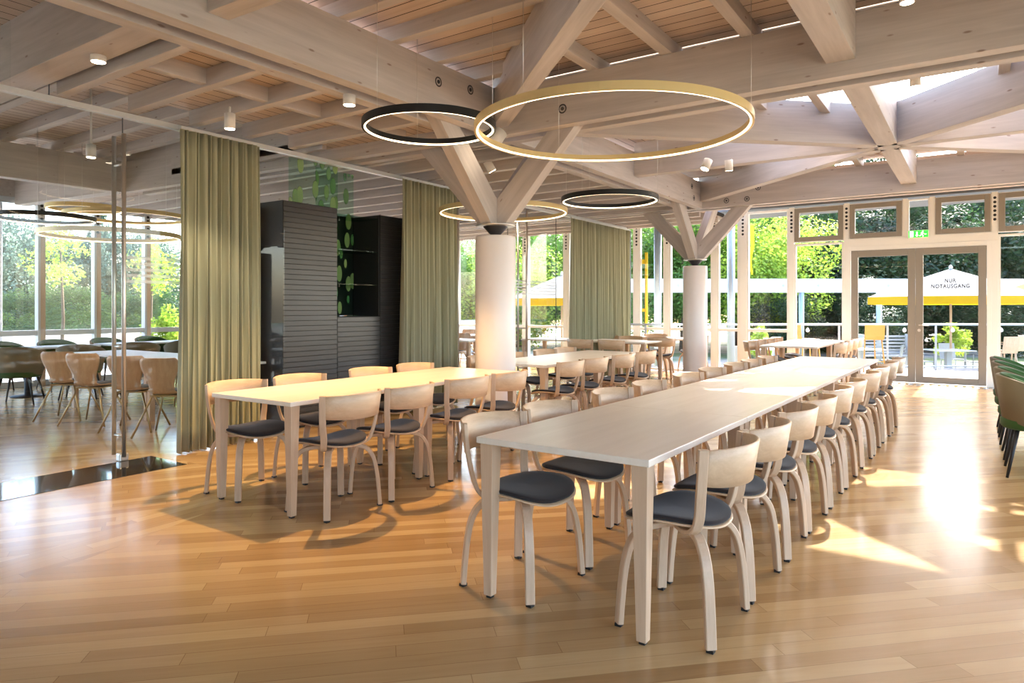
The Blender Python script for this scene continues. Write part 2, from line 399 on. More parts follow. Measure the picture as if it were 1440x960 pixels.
struct(MB().box(-13.38,-13.24,-1.2,5.2,3.18,3.7).obj('wall_left',M['glulam']))
struct(MB().box(-13.6,-6.16,2.36,2.42,3.56,3.7).obj('trim_103',M['glulam']))
struct(MB().box(-13.4,1.5,-3.75,-3.6,0,3.56).obj('wall_back',M['wallpaint']))  # unseen wall behind the camera, added to cut light from the rear
# ventilation strip of pale metal between ceiling and cross beam
tag(MB().box(CX+.3,CX2,Y1+.06,Y1+.19,3.58,3.63).obj('vent_strip',M['steel']),'pale metal strip along the top of the cross beam','strip')
struct(MB().box(-13.6,CX2+4,14.0,15.45,3.3,3.42).obj('ceiling_eave',M['soffit']))
struct(MB().box(-15.0,-13.3,-1,15.45,3.3,3.42).obj('ceiling_eave_left',M['soffit']))
# joists (parts of the ceilings)
def joist(parent,a,b,w,h,name='joist'):
    return beam(name,a,b,w,h,parent=parent)
for k in range(8):
    y=3.52+.56*k-1.68
    x1=NX-.1-(max(0,y-2.9))*1.13 if y>2.9 else NX-.1
    joist(c0,(CX-.1,y,3.5),(min(x1,NX-.1),y,3.5),.09,.13)
for x in (-1.52,-2.2,-2.9): 
    y0=2.9+(NX-x)*.88
    joist(c1,(x,y0,3.5),(x,Y1+.15,3.5),.1,.13)
for x in (-.1,.6,1.3): joist(c1,(x,2.9+(x-NX)*.88,3.5),(x,Y1+.15,3.5),.1,.13)
for o in [o for o in bpy.data.objects if o.name.startswith('ceiling')][:0]: pass
cl=[o for o in bpy.data.objects if o.name.startswith('ceiling')]
cE=cl[2]; cLn=[o for o in cl if abs(o.data.vertices[0].co.z-3.56)<1e-3][0]
cW=[o for o in cl if abs(o.data.vertices[0].co.x-OX1)<1e-3][0]; cN=[o for o in cl if abs(o.data.vertices[0].co.y-OY1)<1e-3][0]; cS=[o for o in cl if abs(o.data.vertices[0].co.z-3.5)<1e-3][0]
for y in (6.5,7.15,7.8,9.9,10.5,11.1): joist(cE,(CX+.0,y,3.5),(OX0,y,3.5),.09,.13)
for y in (6.5,7.15,7.8,9.9,10.5,11.1): joist(cW,(OX1,y,3.5),(CX2,y,3.5),.09,.13)
for x in (-2.2,-1.5,-.2,.45): joist(cN,(x,OY1,3.5),(x,Y2,3.5),.09,.13)
for k in range(10): joist(cS,(-3.6+k*.9,Y2+.1,3.38),(-3.6+k*.9,14,3.38),.09,.13)
for k in range(21):
    y=2.52+.56*k
    if abs(y-5.32)<.2 or abs(y-Y2)<.25: continue
    xa=-13.2 if y>5.2 else -6.14
    joist(cL2 if y>5.2 else cL,(xa,y,3.05),(CX-.19,y,3.05),.085,.14)
for y in (3.0,3.6,4.25,4.85): joist(cG,(-10.9,y,3.49),(-6.2,y,3.49),.11,.13)
for y in (2.95,3.5,4.1,4.7): joist(cG,(-13.3,y,3.49),(-10.95,y,3.49),.11,.13)
for k in range(-3,0): 
    joist(cLn,(-10.5,2.0+.56*k,3.4),(CX-.19,2.0+.56*k,3.4),.085,.15)
for k in range(5):
    y=2.52+.56*k
    joist(cL,(-4.98-.0*k,y+.04,3.07),(-4.98,y+.52,3.07),.07,.12,'blocking')
# skylight lantern over the star
def lantern():
    e=empty('skylight_lantern',(NX,ny,Z1))
    def part(m,n,mat): 
        o=m.obj(n,mat); o.parent=e; o.location=(-NX,-ny,-Z1); return o
    t=.08; zc=3.8
    for n,b in (('curb',(OX0-t,OX0,OY0-t,OY1+t)),('curb',(OX1,OX1+t,OY0-t,OY1+t)),('curb',(OX0,OX1,OY0-t,OY0)),('curb',(OX0,OX1,OY1,OY1+t))):
        part(MB().box(*b,Z1-.02,zc),n,M['white'])
    zt=4.6
    m=MB()
    xs=[OX0+(OX1-OX0)*i/4 for i in range(5)]; ys=[OY0+(OY1-OY0)*i/4 for i in range(5)]
    for x in xs:
        for y in (OY0-t/2,OY1+t/2): m.box(x-.035,x+.035,y-.04,y+.04,zc,zt)
    for y in ys:
        for x in (OX0-t/2,OX1+t/2): m.box(x-.04,x+.04,y-.035,y+.035,zc,zt)
    for y in (OY0-t/2,OY1+t/2):
        m.box(OX0-t,OX1+t,y-.04,y+.04,zc,zc+.07); m.box(OX0-t,OX1+t,y-.04,y+.04,zt-.07,zt)
    for x in (OX0-t/2,OX1+t/2):
        m.box(x-.04,x+.04,OY0-t,OY1+t,zc,zc+.07); m.box(x-.04,x+.04,OY0-t,OY1+t,zt-.07,zt)
    part(m,'glazing_frame',M['white'])
    r=MB()
    part(MB().box(OX0-.25,OX1+.25,OY0-.25,9.1,zt,zt+.08),'lantern_roof',M['white'])
    part(MB().box(OX0-t,OX1+t,9.1,OY1+.06,zt+.05,zt+.06),'roof_glass',M['glass'])
    for x in xs[1:-1]: r.box(x-.02,x+.02,9.1,OY1,zt,zt+.05)
    part(r,'roof_bars',M['white'])
    for y in (OY0-t/2,OY1+t/2): part(MB().box(OX0,OX1,y-.004,y+.004,zc+.07,zt-.07),'lantern_glass',M['glass'])
    for x in (OX0-t/2,OX1+t/2): part(MB().box(x-.004,x+.004,OY0,OY1,zc+.07,zt-.07),'lantern_glass',M['glass'])
    for i,x in enumerate(()): pass
    tag(e,'white framed glass lantern above the star of beams','skylight')
    # short rafters visible in the opening
    for x in (-1.95,-1.4,.2):
        tag(beam('rafter',(x,OY0,3.5),(x,OY1,3.5),.09,.16),{-1.95:'short pale rafter in the skylight opening, leftmost',-1.4:'short pale rafter just left of the star hub',.2:'short pale rafter right of the hub under the lantern windows'}[x],'rafter')
lantern()

# ------------------------------------------------------------------ columns
def column(x,y,label):
    e=empty('timber_tree_column',(x,y,0))
    MB().lathe([(.205,0),(.21,.01),(.21,2.055),(.2,2.07)],n=40).obj('column_shaft',M['colwhite'],e)
    MB().lathe([(.045,2.05),(.05,2.075),(.055,2.09),(.125,2.165),(.13,2.175)],n=20).obj('steel_cone',M['darksteel'],e)
    MB().lathe([(.19,2.172),(.2,2.177),(.2,2.187),(.19,2.192)],n=28).obj('steel_plate',M['steel'],e)
    for dx,dy in((1,0),(-1,0),(0,1),(0,-1)):
        p0=Vector((dx*.04,dy*.04,2.19)); p1=Vector((dx*1.02,dy*1.02,3.22))
        # strut as vertical-plane slab
        w=.135; d=(p1-p0).normalized(); side=Vector((-dy,dx,0)); nrm=d.cross(side)
        if nrm.z<0: nrm=-nrm
        h=.2; m=MB()
        L=(p1-p0).length
        a0=p0-nrm*0; 
        # bottom edge cut horizontally at plate
        q=[Vector((dx*.0,dy*.0,2.19)),Vector((dx*.17,dy*.17,2.19)),p1+Vector((dx*.1,dy*.1,0)),p1+Vector((-dx*.18,-dy*.18,0)),]
        q[0]=Vector((-0*dx,0,2.19)); q2=Vector((0,0,2.19+.19))
        prof=[q[0],q[1],q[2],q[3],q2]
        vs=[p+side*s*w/2 for s in(-1,1) for p in prof]; n=5
        m.add(vs,[list(range(5)),list(range(5,10))[::-1]]+[(i,(i+1)%n,(i+1)%n+n,i+n) for i in range(n)])
        # rotate mesh so grain (X) follows the strut
        ax=(q[2]-q[1]).normalized(); R=Matrix((ax,side,ax.cross(side))).transposed().to_4x4()
        me=m.mesh('strut',M['glulam']); me.transform(R.inverted())
        o=bpy.data.objects.new('strut',me); COL.objects.link(o); o.parent=e; o.matrix_local=R
        b=o.modifiers.new('bevel','BEVEL'); b.width=.004; b.segments=2
    tag(e,label,'column'); return e
column(CX,Y1,'nearer white round column with branching timber struts, between the two left tables')
column(CX,Y2,'farther white round column with branching timber struts, before the window wall')

# ------------------------------------------------------------------ furniture: dining chair
def make_chair():
    r=empty('dining_chair'); n=40
    def sup(a,b,e,t): 
        c,s=math.cos(t),math.sin(t); return a*abs(c)**(2/e)*(1 if c>=0 else -1), b*abs(s)**(2/e)*(1 if s>=0 else -1)
    def seat_z(x,y): return .432+.6*x*x-.5*max(0,y-.03)**2-.06*abs(x)*(y>0)*y*2
    def shell(a,b,z0,z1,cy,dome=0,inset=.012):
        m=MB(); rings=[]
        for k,(sc,dz) in enumerate(((.02,z0),(.55,z0),(1-inset/a,z0),(1,z0+(z1-z0)*.3),(1,z0+(z1-z0)*.7),(1-inset/a,z1),(.8,z1+dome*.55),(.5,z1+dome*.9),(.02,z1+dome))):
            ring=[]
            for i in range(n):
                x,y=sup(a*sc,b*sc,2.5,2*PI*i/n); x*=1+.10*(y/b); y+=cy; ring.append((x,y,seat_z(x,y)+dz))
            rings.append(ring)
        return m.loft(rings,True,True)
    shell(.228,.215,0,.012,.02).obj('seat',M['ply'],r)
    shell(.222,.208,.0125,.034,.02,.008).obj('seat_pad',M['pad'],r)
    # backrest band
    m=MB(); rings=[]; N=18
    for i in range(N+1):
        s=-1+2*i/N; x=.232*math.sin(s*1.25)/math.sin(1.25); y=-.275+.125*(1-math.cos(s*1.25))/(1-math.cos(1.25))
        nx,ny_=math.sin(s*1.0),-math.cos(s*1.0)
        t=.006; zb=.625+.012*s*s; zt=.79-.01*s*s
        def P(sg,z): 
            lean=(z-.62)*.16; return (x+sg*nx*t+nx*lean*.3,y+sg*ny_*t-lean,z)
        rings.append([P(1,zb),P(1,(zb+zt)/2),P(1,zt-.004),P(0,zt),P(-1,zt-.004),P(-1,(zb+zt)/2),P(-1,zb)])
    m.loft(rings,True,True).obj('backrest',M['ply'],r,0)
    for s in(-1,1):
        pts=smooth_pts([(s*.240,-.172,.782),(s*.236,-.166,.70),(s*.226,-.156,.6),(s*.205,-.142,.5),(s*.188,-.118,.445),(s*.15,-.075,.422),(s*.08,-.01,.418)],5)
        MB().strip(pts,.04,.02,(s*.62,.78,0)).obj('back_upright',M['plyleg'],r)
    for sx in(-1,1):
        for sy in(-1,1):
            yo=.195
            pts=smooth_pts([(sx*.225,sy*yo,.012),(sx*.219,sy*yo*.97,.12),(sx*.209,sy*yo*.92,.24),(sx*.192,sy*yo*.83,.335),(sx*.158,sy*yo*.66,.395),(sx*.11,sy*yo*.42,.415),(sx*.05,sy*yo*.16,.418)],5)
            leg=MB().strip(pts,.043,.026,(-sx*.195,sy*.225,0)).obj('leg',M['plyleg'],r)
            MB().box(sx*.225-.014,sx*.225+.014,sy*yo-.014,sy*yo+.014,0,.013).obj('foot_glide',M['black'],leg)
    return r
chair0=make_chair(); bpy.context.view_layer.update(); CT=tree_of(chair0); used=[False]
def place(tree,flag,loc,rz,label,cat,group,scale=None):
    if not flag[0]: o=tree[0]; flag[0]=True
    else: o=copy_tree(tree)
    o.location=loc; o.rotation_euler=(0,0,rz)
    if scale: o.scale=(scale,)*3
    tag(o,label,cat,group); return o
ORD=['first','second','third','fourth','fifth','sixth','seventh','eighth','ninth','tenth']
def jit(a): return random.uniform(-a,a)
def chair(x,y,rz,label,group): place(CT,used,(x,y,0),rz,label,'chair',group)
# local +Y is the sitter's front
FL=PI/2      # faces -X
FR=-PI/2     # faces +X
sk=.0165
for i,y in enumerate([2.84,3.38,4.0,4.55,5.15,5.75,6.55,7.13,7.85,8.5]):
    lb=['nearest pale ply chair with charcoal pad, right side of the long table'][0] if i==0 else '%s pale ply chair from the camera on the aisle side of the long table'%ORD[i]
    if i==9: lb='farthest pale ply chair on the aisle side of the long table'
    chair(-1.05+sk*(y-2.5),y,FL+jit(.04),lb,'chairs along the aisle side of the long table')
for i,y in enumerate([2.79,3.33,4.12,4.73,5.5,6.1,6.8,7.35,7.97]):
    lb='nearest ply chair on the left side of the long table' if i==0 else '%s ply chair from the camera on the left side of the long table'%ORD[i]
    if i==8: lb='farthest ply chair on the left side of the long table'
    chair(-1.84+sk*(y-2.5),y,FR+jit(.04),lb,'chairs along the left side of the long table')
for i,y in enumerate([3.08,3.62,4.3,4.87]):
    chair(-3.53,y,FL+jit(.05),['nearest','second','third','fourth'][i]+' ply chair on the near side of the table by the dark cabinets','chairs on the near side of the cabinet table')
for i,y in enumerate([3.03,3.6,4.38,4.98]):
    chair(-4.37,y,FR+jit(.05),['leftmost','second','third','fourth'][i]+' ply chair between the cabinet table and the dark cabinets','chairs on the cabinet side of the cabinet table')
for i,y in enumerate([6.2,6.77,7.48,8.15]):
    chair(-3.68,y,FL+jit(.05),['nearest','second','third','farthest'][i]+' ply chair on the near side of the table behind the column','chairs at the table behind the nearer column')
for i,y in enumerate([6.25,6.9,7.62,8.15]):
    chair(-4.5,y,FR+jit(.05),['nearest','second','third','farthest'][i]+' ply chair on the glass wall side of the table behind the column','chairs on the far side of the table behind the nearer column')
for i,y in enumerate([11.75,12.3,12.95,13.5]):
    chair(-1.98,y,FL+jit(.05),['nearest','second','third','farthest'][i]+' sunlit ply chair right of the small table before the exit doors','chairs right of the window table')
for i,y in enumerate([11.45,12.05,12.7,13.3]):
    chair(-2.88,y,FR+jit(.05),['nearest','second','third','farthest'][i]+' ply chair left of the small table before the exit doors','chairs left of the window table')
for i,x in enumerate([-5.78,-5.17]):
    chair(x,10.75,jit(.05),['left','right'][i]+' ply chair with its back to us before the crosswise table by the far curtain','chairs at the crosswise table')
for i,x in enumerate([-6.05,-5.55,-5.05]):
    chair(x,12.05,PI+jit(.05),['left','middle','right'][i]+' ply chair beyond the crosswise table by the far curtain','chairs beyond the crosswise table')
chair(-4.86,12.0,.5,'ply chair turned towards the window table left of the farther column','')
del_g=[o for o in bpy.data.objects if o.get('group')=='']
for o in del_g: del o['group']
chair(-4.75,13.45,PI-.3,'ply chair by the windows just left of the farther column','chairs by the corner window')
chair(-5.6,13.45,PI+.1,'ply chair by the windows beside the yellow rod','chairs by the corner window')

# ------------------------------------------------------------------ tables
def make_table(L,W,name='dining_table',mat=None,H=.74):
    r=empty(name); m=MB().box(-W/2,W/2,0,L,H-.029,H); m.obj('tabletop',mat or M['table'],r,.003)
    for sx in(-1,1):
        for yy in (0,1):
            cx=sx*(W/2-.012); cy=.012 if yy==0 else L-.012; dx=-sx; dy=1 if yy==0 else -1
            t=.07; b=.042; i=.012
            m=MB(); top=[(cx,cy),(cx+dx*t,cy),(cx+dx*t,cy+dy*t),(cx,cy+dy*t)]
            bx,by=cx+dx*i,cy+dy*i
            bot=[(bx,by),(bx+dx*b,by),(bx+dx*b,by+dy*b),(bx,by+dy*b)]
            m.loft([[(*p,.012) for p in bot],[(*p,H-.029) for p in top]],False,True)
            leg=m.obj('leg',M['plyleg'],r,.003)
            MB().box(min(bot[0][0],bot[2][0])+.008,max(bot[0][0],bot[2][0])-.008,min(bot[0][1],bot[2][1])+.008,max(bot[0][1],bot[2][1])-.008,0,.013).obj('foot_glide',M['black'],leg)
    return r
tb=make_table(1.283,.85); bpy.context.view_layer.update(); TT=tree_of(tb); tu=[False]
an=-math.atan(sk)
for i in range(5):
    y=2.49+1.285*i
    place(TT,tu,(-1.477+sk*(y-2.49),y,0),an,['nearest','second','middle','fourth','farthest'][i]+' birch table section of the long row in the foreground','table','tables joined in the long row')
for i,y in enumerate([2.745,4.035]): place(TT,tu,(-3.975,y,0),0,['near','far'][i]+' half of the pale table standing before the dark cabinets','table','tables before the cabinets')
for i,y in enumerate([6.0,7.245]): place(TT,tu,(-4.1,y,0),0,['near','far'][i]+' half of the pale table standing behind the nearer white column','table','tables behind the nearer column')
for i,y in enumerate([11.15,12.435]): place(TT,tu,(-2.43,y,0),0,['near','far'][i]+' half of the sunlit white table before the exit doors','table','tables before the exit doors')
for i,x in enumerate([-6.0,-4.72]): 
    place(TT,tu,(x,11.4,0),PI/2,['left','right'][i]+' part of the crosswise table beside the far sage curtain','table','crosswise tables by the far curtain')
place(TT,tu,(-4.55,12.95,0),PI/2,'pale table against the windows left of the farther column','table',None)

# ------------------------------------------------------------------ shell chairs, tub chairs (glass room and right edge)
def make_shell_chair(seatmat,shellmat,legmat,name='shell_chair'):
    r=empty(name); m=MB()
    prof=[(.20,.435,.19),(.21,.445,.2),(.1,.448,.215),(-.05,.445,.2),(-.14,.452,.165),(-.19,.485,.15),(-.215,.54,.15),(-.232,.62,.175),(-.25,.71,.215),(-.262,.79,.225),(-.268,.825,.19)]
    prof=[(a,b,c*.86) for a,b,c in (tuple(p) for p in smooth_pts(prof,3))]; K=12; front=[];
    rows=[]
    for j,(y,z,w) in enumerate(prof):
        row=[]
        for i in range(K+1):
            s=-1+2*i/K; up=1 if z<.47 else 0
            row.append((w*s,y+(.05*s*s if z>.5 else .03*s*s*max(0,(z-.45)/.05)),z+(.018*s*s if z<.5 else 0)))
        rows.append(row)
    vs=[p for r_ in rows for p in r_]; n=K+1
    m.add(vs,[(i*n+j,i*n+j+1,(i+1)*n+j+1,(i+1)*n+j) for i in range(len(rows)-1) for j in range(K)],True)
    o=m.obj('shell',shellmat,r); sd=o.modifiers.new('thick','SOLIDIFY'); sd.thickness=.012; sd.offset=0
    p=MB().lathe([(.02,.0),(.17,0),(.18,.012),(.17,.026),(.02,.03)],(0,.02,.452),28); p.obj('seat_pad',seatmat,r)
    for sx in(-1,1):
        for sy in(-1,1):
            MB().tube([(sx*.27,sy*.24 -.0,.01),(sx*.12,sy*.11,.43)],.011,8).obj('leg',legmat,r)
    MB().box(-.14,.14,-.13,.13,.42,.436).obj('underframe',legmat,r)
    return r
def make_tub():
    r=empty('tub_chair'); N=22
    def wall(ro,ri,zt_off,name,mat,zb=.40):
        m=MB(); rings=[]
        for i in range(N+1):
            a=math.radians(-205+ (230)*i/N)   # sweeps round the back (-Y)
            s=abs(i/N*2-1); zt=.80-.16*s**2.2+zt_off
            c,sn=math.cos(a),math.sin(a); 
            def P(rr,z,fl): return ((rr+fl)*c,(rr+fl)*sn*.92,z)
            rings.append([P(ri,zb,-.03),P(ri,zt-.01,.015),P((ri+ro)/2,zt,.02),P(ro,zt-.01,.02),P(ro,zb,-.035)])
        m.loft(rings,True,True).obj(name,mat,r)
    wall(.30,.265,0,'back_shell',M['tub_out']); wall(.268,.245,.006,'back_lining',M['tub_in'],.43)
    MB().lathe([(.02,0),(.245,0),(.262,.02),(.262,.07),(.24,.09),(.02,.095)],(0,0,.37),28).obj('seat_cushion',M['tub_in'],r)
    for sx in(-1,1):
        for sy in(-1,1): MB().tube([(sx*.24,sy*.22,0),(sx*.16,sy*.15,.38)],[.01,.018],8).obj('leg',M['black'],r)
    return r
sh=make_shell_chair(M['greyseat'],M['shellply'],M['brass']); bpy.context.view_layer.update(); ST=tree_of(sh); su=[False]
tu0=make_tub(); bpy.context.view_layer.update(); UT=tree_of(tu0); uu=[False]
for i,(x,y,rz) in enumerate([(-8.98,3.76,.05),(-8.38,3.78,-.05),(-7.6,3.84,.08),(-6.98,3.88,.0)]):
    place(ST,su,(x,y,0),rz+.6,['leftmost','second','third','rightmost'][i]+' ply shell chair with brass legs behind the glass wall','chair','shell chairs near the glass wall')
for i,x in enumerate([-9.2,-8.3,-7.4,-6.75]):
    place(ST,su,(x,5.25,0),PI+jit(.1),['leftmost','second','third','rightmost'][i]+' shell chair beyond the white table in the glass room','chair','shell chairs beyond the white table')
def slab_table(x0,x1,y0,y1,label,top,legs,ped=False):
    e=empty('cafe_table',((x0+x1)/2,(y0+y1)/2,0)); w=(x1-x0)/2; d=(y1-y0)/2
    MB().box(-w,w,-d,d,.715,.74).obj('tabletop',top,e,.003)
    if ped:
        for sx in ((-.55,.55) if w>.7 else (0,)):
            MB().lathe([(.23,0),(.23,.012),(.05,.02),(.045,.7),(.1,.715)],(sx*w,0,0),20).obj('pedestal',legs,e)
    else:
        for sx in(-1,1):
            for sy in(-1,1): MB().box(sx*(w-.03)-.03,sx*(w-.03)+.03,sy*(d-.03)-.03,sy*(d-.03)+.03,0,.715).obj('leg',legs,e)
    tag(e,label,'table'); return e
slab_table(-10.0,-8.1,4.22,4.92,'left white topped table in the glass room',M['white'],M['plyleg'])
slab_table(-8.08,-6.5,4.22,4.92,'right white topped table in the glass room',M['white'],M['plyleg'])
slab_table(-12.15,-11.55,3.5,5.3,'near white topped table on black pedestals by the left windows',M['white'],M['black'],True)
slab_table(-12.25,-11.65,5.5,7.3,'far white topped table on black pedestals by the left windows',M['white'],M['black'],True)
for i,(x,y,rz) in enumerate([(-11.05,4.0,.9),(-10.95,4.75,.95),(-11.0,5.6,1.1),(-11.05,6.4,1.2)]):
    place(UT,uu,(x,y,0),rz,['leftmost olive','second olive','third olive','rightmost olive'][i]+' brown tub chair with its back to the glass wall','chair','tub chairs with backs to the glass wall')
for i,(x,y) in enumerate([(-12.6,4.35),(-12.65,5.15),(-12.75,6.0),(-12.8,6.8)]):
    place(UT,uu,(x,y,0),-PI/2+.1,['leftmost','second','third','rightmost'][i]+' green rimmed tub chair against the left windows','chair','tub chairs against the left windows')
for i,(x,y) in enumerate([(.40,9.15),(.40,8.4),(.41,7.6),(.41,6.85)]):
    place(UT,uu,(x,y,0),-PI/2,['farthest','second farthest','third farthest','nearest'][i]+' green tub chair at the right picture edge','chair','tub chairs at the right edge')
slab_table(.78,1.4,6.5,9.6,'table beyond the right edge behind the green tub chairs',M['white'],M['black'],True)
# tables deeper in the glass room
for i,(x,y) in enumerate([(-8.9,8.3),(-8.3,10.1),(-10.9,9.4),(-9.6,12.0)]):
    slab_table(x-.7,x+.7,y-.35,y+.35,['white table behind the nearer column in the glass room','white table seen between the door pulls and the far curtain','white table deep in the glass room beside the windows','farthest white table in the glass room'][i],M['white'],M['plyleg'])
    for j,(dx,dy,rz) in enumerate([(-.35,-.6,0),(.35,-.6,0),(-.35,.6,PI),(.35,.6,PI)]):
        place(ST,su,(x+dx,y+dy,0),rz+jit(.15),['near left','near right','far left','far right'][j]+' shell chair at the '+['table behind the nearer column','table left of the far curtain','deep window side table','farthest table'][i]+' in the glass room','chair','shell chairs deeper in the glass room')

# ------------------------------------------------------------------ cabinets
def slats(x,y0,y1,z0,z1,e,pitch=.057):
    m=MB(); n=int(round((z1-z0)/pitch)); p=(z1-z0)/n
    for i in range(n):
        a=z0+i*p
        m.add([(x,y0,a),(x,y1,a),(x,y1,a+p-.006),(x,y0,a+p-.006)],[(0,1,2,3)])
        m.add([(x,y0,a+p-.006),(x,y1,a+p-.006),(x-.005,y1,a+p-.004),(x-.005,y0,a+p-.004)],[(0,1,2,3)])
        m.add([(x-.005,y0,a+p-.004),(x-.005,y1,a+p-.004),(x,y1,a+p),(x,y0,a+p)],[(0,1,2,3)])
    return m.obj('slatted_front',M['cab'],e)
def tall(y0,y1,label,z1=2.5,d=.42,z0=.0):
    e=empty('cabinet',(-6.2,(y0+y1)/2,0)); oy=(y0+y1)/2
    MB().box(-d,-.012,y0-oy+.003,y1-oy-.003,z0,z1).obj('body',M['cabdark'],e)
    slats(0,y0-oy+.004,y1-oy-.004,.06+z0,z1-.004,e)
    tag(e,label,'cabinet'); return e
tall(4.70,5.455,'tall dark slatted cabinet on the left, beside the sage curtain')
tall(6.15,6.89,'tall dark slatted cabinet on the right, beside the middle curtain')
tall(5.457,6.148,'low dark slatted cabinet under the glass shelves',1.23)
e=tag(empty('display_niche',(-6.2,5.8,1.235)),'open black niche with glass shelves between the tall cabinets','shelf')
m=MB(); m.box(-.5,-.48,-.34,.34,0,1.26); m.box(-.48,-.01,.33,.345,0,1.26); m.obj('back_panel',M['cabdark'],e)
for z in (.375,.785,1.2): MB().box(-.40,-.02,-.335,.325,z,z+.01).obj('glass_shelf',M['shelfglass'],e)
for z in (.36,.77,1.185):
    for y in (-.12,.02): MB().lathe([(.008,0),(.008,.014)],(-.38,y,z),8).obj('shelf_peg',M['steel'],e)
tag(MB().box(-6.435,-6.427,4.95,5.66,2.51,3.04).obj('printed_glass_panel',M['leafprint']),'glass panel printed with green leaves above the left cabinet','panel')
tag(MB().box(-6.64,-6.628,5.5,6.1,1.25,3.04).obj('printed_glass_panel',M['leafprint']),'glass panel printed with green leaves behind the glass shelves','panel')
tag(MB().box(-6.9,-6.68,4.5,4.68,0,2.45).obj('black_screen',M['cabdark']),'narrow dark panel between the near curtain and the left cabinet','panel')

# ------------------------------------------------------------------ glass partition
GX=-6.155
def gpanel(y0,y1,z0,z1,label,name='glass_panel',bars=False):
    e=tag(empty(name,(GX,y0,0)),label,'glass panel')
    MB().box(-.005,.005,0.003,y1-y0-.003,z0,z1).obj('pane',M['glass2'],e)
    MB().box(-.006,.006,-.002,.003,z0,z1).obj('edge',M['darksteel'],e)
    if bars:
        for k in range(5): MB().box(.0055,.0065,.01,y1-y0-.01,1.55+k*.052,1.58+k*.052).obj('frosted_stripe',M['frost'],e)
    return e
gpanel(-2.5,.6,0,2.985,'glass wall panel at the left edge of the picture')
gpanel(.6,2.0,0,2.985,'glass wall panel left of the tall steel pulls')
d1=gpanel(2.0,3.0,.01,2.985,'near glass door with tall steel pulls','glass_door')
gpanel(3.0,4.25,0,2.985,'glass wall panel with frosted stripes beside the near curtain',bars=True)
gpanel(4.25,4.68,0,2.985,'narrow glass wall panel behind the near curtain')
gpanel(6.9,7.5,0,2.985,'glass wall panel behind the middle curtain')
d2=gpanel(7.5,8.9,.01,2.985,'glass door left of the white column with a steel pull','glass_door',)
d3=gpanel(8.9,10.4,.01,2.985,'far glass door with steel pulls and frosted stripes','glass_door',True)
gpanel(10.4,13.2,0,2.985,'glass wall panel behind the far curtain')
for y0,y1,zt,lb in ((-2.5,2.17,3.55,'upper glass strip over the rail at the left edge'),(2.43,5.15,3.6,'upper glass strip between rail and boards over the near curtain')):
    gpanel(y0,y1,3.03,zt,lb)
def pull(door,y,z0=.05,z1=2.83,zs=(.224,.995,2.57)):
    for sx in(-1,1):
        h=MB().tube([(sx*.085,y,z0),(sx*.085,y,z1)],.018,10).obj('door_pull',M['steel'],door)
    for z in zs: MB().tube([(-.085,y,z),(.085,y,z)],.012,8).obj('pull_bracket',M['steel'],door)
pull(d1,.97); pull(d2,.04,.1,2.93); pull(d3,.42,.1,2.93,(.35,1.0,1.66,2.57)); 
MB().box(-.035,.035,.96,1.04,0.0,.07).obj('floor_pivot',M['steel'],d1,.01)
tag(MB().box(GX-.03,GX+.03,-2.5,13.3,2.985,3.03).obj('top_rail',M['greyframe']),'white aluminium rail along the top of the glass wall','rail')
tag(MB().box(-6.14,-6.06,13.25,13.35,0,2.98).obj('dark_post',M['darksteel']),'slim dark post at the end of the far curtain','post')

# ------------------------------------------------------------------ curtains
def curtain(y0,y1,x,label,z1=2.955,folds=9,amp=.06,seed=1,spread=.1):
    rnd=random.Random(seed); n=folds*14; rows=14; ph=[rnd.uniform(-.5,.5) for _ in range(folds+2)]
    e=tag(empty('curtain',(x,(y0+y1)/2,0)),label,'curtain'); m=MB(); L=y1-y0
    for r in range(rows+1):
        t=r/rows; z=z1-.0-(z1-.015)*t
        for i in range(n+1):
            u=i/n; k=u*folds; a=amp*(.55+.45*t)*(1+.35*math.sin(k*1.7+ph[int(k)%len(ph)]*2))
            w=math.sin(2*PI*k+ph[0]+.5*math.sin(k*2.1))+.25*math.sin(4*PI*k+1.0+t*2)
            yy=(u-.5)*L*(1+spread*t*.6)+.012*math.sin(3*k+t*3)+.022*math.cos(2*PI*k)*t
            m.v.append((a*w,yy,z))
    for r in range(rows):
        for i in range(n):
            m.f.append([r*(n+1)+i,r*(n+1)+i+1,(r+1)*(n+1)+i+1,(r+1)*(n+1)+i]); m.sm.append(True)
    o=m.obj('curtain_cloth',M['curtain'],e); sd=o.modifiers.new('t','SOLIDIFY'); sd.thickness=.004
    MB().box(-.02,.02,-L/2,L/2,z1,z1+.025).obj('curtain_track',M['greyframe'],e)
    for sx in (1,): MB().box(-.06,.07,-L/2,L/2,z1-.085,z1-.084).obj('heading_seam',M['curtain'],e) if False else None
    return e
curtain(3.42,4.24,-5.98,'near sage green floor length curtain left of the dark cabinets',2.955,15,.045,1,.06)
curtain(6.30,7.36,-5.98,'middle sage green curtain right of the dark cabinets',2.955,15,.04,2,.05)
curtain(10.62,13.1,-5.98,'far sage green curtain left of the farther column',2.93,28,.045,3,.02)

